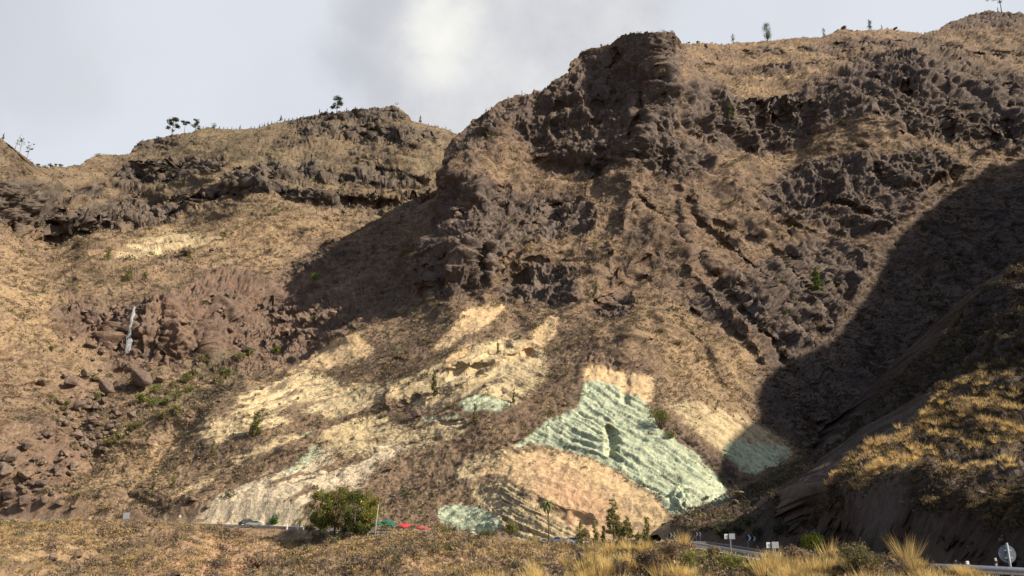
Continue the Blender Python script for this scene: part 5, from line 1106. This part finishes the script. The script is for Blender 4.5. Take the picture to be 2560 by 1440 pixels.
# ------------------------------------------------------------------ plants close to the camera
def near(u, v, w_, h, label, cols, group=None, **kw):
    p, d = ground(u, v, 'near_knoll'); return bush(tuple(p-np.array((0, 0, .05))), H(w_, d), H(h, d), label, cols, group, **kw)
p = at(2035, 1400, 52); bush(tuple(p), H(66, 52), H(70, 52), 'vivid yellow-green dense bush against the dark road cut', [(.07, .095, .008), (.10, .12, .012), (.045, .065, .008)], ntri=3200, leaf=.028)
EU = [(.20, .19, .05), (.26, .24, .07), (.15, .15, .045), (.30, .27, .10)]
for (u, v, w_, h, c, lab) in [(1830,1435,100,70,EU,'rounded yellow-green shrub on the near knoll below the guard rail'), (1740,1425,80,60,EU,'paler yellow-green shrub left of the rounded one on the near knoll'), (1905,1445,90,50,EU,'low yellow-green shrub near the bottom edge of the knoll'),
                          (2150,1425,130,76,[(.15,.13,.06),(.19,.16,.075),(.11,.10,.05)],'large dull olive bush between golden grass tussocks'), (2000,1415,110,64,[(.26,.19,.13),(.20,.15,.11),(.32,.24,.16)],'pinkish dry twiggy bush right of the marker post'),
                          (1930,1425,90,50,[(.20,.15,.11),(.15,.11,.08)],'brown dry bush in front of the second grey sign'), (1625,1430,110,76,[(.09,.065,.05),(.13,.09,.065),(.18,.13,.09)],'dark brown dry shrub on the left of the near knoll'), (1560,1440,70,50,[(.10,.075,.055),(.15,.11,.08)],'smaller dark dry shrub at the left edge of the near knoll'),
                          (1470,1440,80,46,DARKG+OLV,'dark green prickly bush left of the near knoll'), (1680,1400,90,54,DRY,'golden dry bush on the crest of the near knoll'), (2085,1410,70,40,DRY,'dry golden bush between pinkish and olive bushes'), (1780,1392,70,36,[(.20,.16,.10),(.28,.21,.12)],'tan dry bush just under the guard rail bend')]:
    near(u, v, w_, h, lab, c, ntri=2600, leaf=.026, shell=.2, stems=8)
# dry grass: one mesh of blades
def grass(lname, n, L_, wd, cols, label, vmin=0, clump=.5, seed=0, umin=0, umax=9e9, thr=0.0, cap=9e9):
    Ly = LAYERS[lname]; nr = Ly['front']; U = Ly['U'][:nr].ravel(); P = Ly['P'][:nr].reshape(-1, 3)
    dens = sm(fbm(P, clump, 3, seed=400+seed), thr-.1, thr+.35)+.03; dens = dens*off_road(P, 5.5)*(U > umin)*(U < umax)*(Ly['V'][:nr].ravel() < cap)
    idx = rng.choice(len(P), n, p=dens/dens.sum()); p = P[idx]+rng.normal(size=(n, 3))*np.array((1, 1, 0))*clump*.06
    l = L_*rng.lognormal(0, .3, n)*(.6+.8*dens[idx]); az = rng.uniform(0, 2*pi, n); lean = rng.uniform(.1, .7, n)
    tip = p+np.stack([np.cos(az)*lean*l, np.sin(az)*lean*l, l], -1); sd = np.stack([-np.sin(az), np.cos(az), 0*az], -1)*wd/2
    az2 = rng.uniform(0, 2*pi, n); sd = np.stack([np.cos(az2), np.sin(az2), 0*az2], -1)*wd/2
    V = np.stack([p-sd, p+sd, tip], 1).reshape(-1, 3)
    c = np.array(cols)[rng.integers(0, len(cols), n)]*rng.lognormal(0, .15, n)[:, None]
    o = raw_mesh('dry_grass', V, np.arange(3*n).reshape(-1, 3), np.repeat(c, 3, axis=0), ML, smooth=False)
    tag(o, label, 'grass', None, 'stuff'); return o
GC = [(.62, .45, .17), (.54, .38, .15), (.68, .52, .22), (.44, .32, .13)]
GD2 = [(.40, .28, .115), (.33, .235, .11), (.44, .31, .14), (.27, .20, .11), (.20, .15, .095)]
def tussocks(lname, n, blades, L_, wd, cols, label, clump=.5, seed=0, thr=0., cap=9e9):
    Ly = LAYERS[lname]; nr = Ly['front']; P = Ly['P'][:nr].reshape(-1, 3)
    dens = sm(fbm(P, clump, 3, seed=400+seed), thr-.1, thr+.3)+.04; dens = dens*off_road(P, 5.5)*(Ly['V'][:nr].ravel() < cap)
    idx = rng.choice(len(P), n, p=dens/dens.sum()); c0 = P[idx]; s0 = (L_*rng.lognormal(0, .3, n).clip(.5, 1.7)*(c0[:, 1]/np.median(P[:, 1])).clip(.5, 1.25)); k = np.repeat(np.arange(n), blades); N_ = n*blades
    az = rng.uniform(0, 2*pi, N_); rr = rng.uniform(0, 1, N_)**.7; l = s0[k]*rng.uniform(.55, 1.1, N_)
    p = c0[k]+np.stack([np.cos(az)*rr*s0[k]*.28, np.sin(az)*rr*s0[k]*.28, -.03*L_+0*az], -1)
    ln = (.15+.75*rr)*rng.uniform(.6, 1.2, N_); d = np.stack([np.cos(az)*ln, np.sin(az)*ln, 0*az+1], -1); d /= np.linalg.norm(d, axis=1)[:, None]
    tip = p+d*l[:, None]; a2 = rng.uniform(0, 2*pi, N_); sd = np.stack([np.cos(a2), np.sin(a2), 0*a2], -1)*wd/2
    c = np.array(cols)[rng.integers(0, len(cols), n)][k]*rng.lognormal(0, .16, N_)[:, None]
    o = raw_mesh('dry_grass', np.stack([p-sd, p+sd, tip], 1).reshape(-1, 3), np.arange(3*N_).reshape(-1, 3), np.repeat(c, 3, axis=0), ML, smooth=False)
    return tag(o, label, 'grass', None, 'stuff')
GD2 = [(.46, .33, .14), (.38, .27, .125), (.50, .36, .16), (.31, .23, .12)]
tussocks('near_knoll', 720, 130, .46, .018, GC, 'golden dry grass tussocks over the knoll nearest the camera', 2.2, 1, .05)
tussocks('front_knoll', 1500, 26, .60, .06, GD2, 'golden dry grass on the knoll in front of the parasols', 6, 2, .1)
tussocks('valley_slope', 1300, 24, .75, .09, GD2, 'golden dry grass on the slope below the left road', 10, 3, .12)
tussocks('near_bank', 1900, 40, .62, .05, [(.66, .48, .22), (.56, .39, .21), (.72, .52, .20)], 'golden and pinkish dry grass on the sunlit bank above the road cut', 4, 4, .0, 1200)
scatter('near_knoll', 26000, .085, (3, 3, 1.5, 1, 1, .8, 3, 1.5), ntri=10, label='small dry twigs and weeds between the near grass tussocks', seed=9)
print('objects', time.time()-t0)
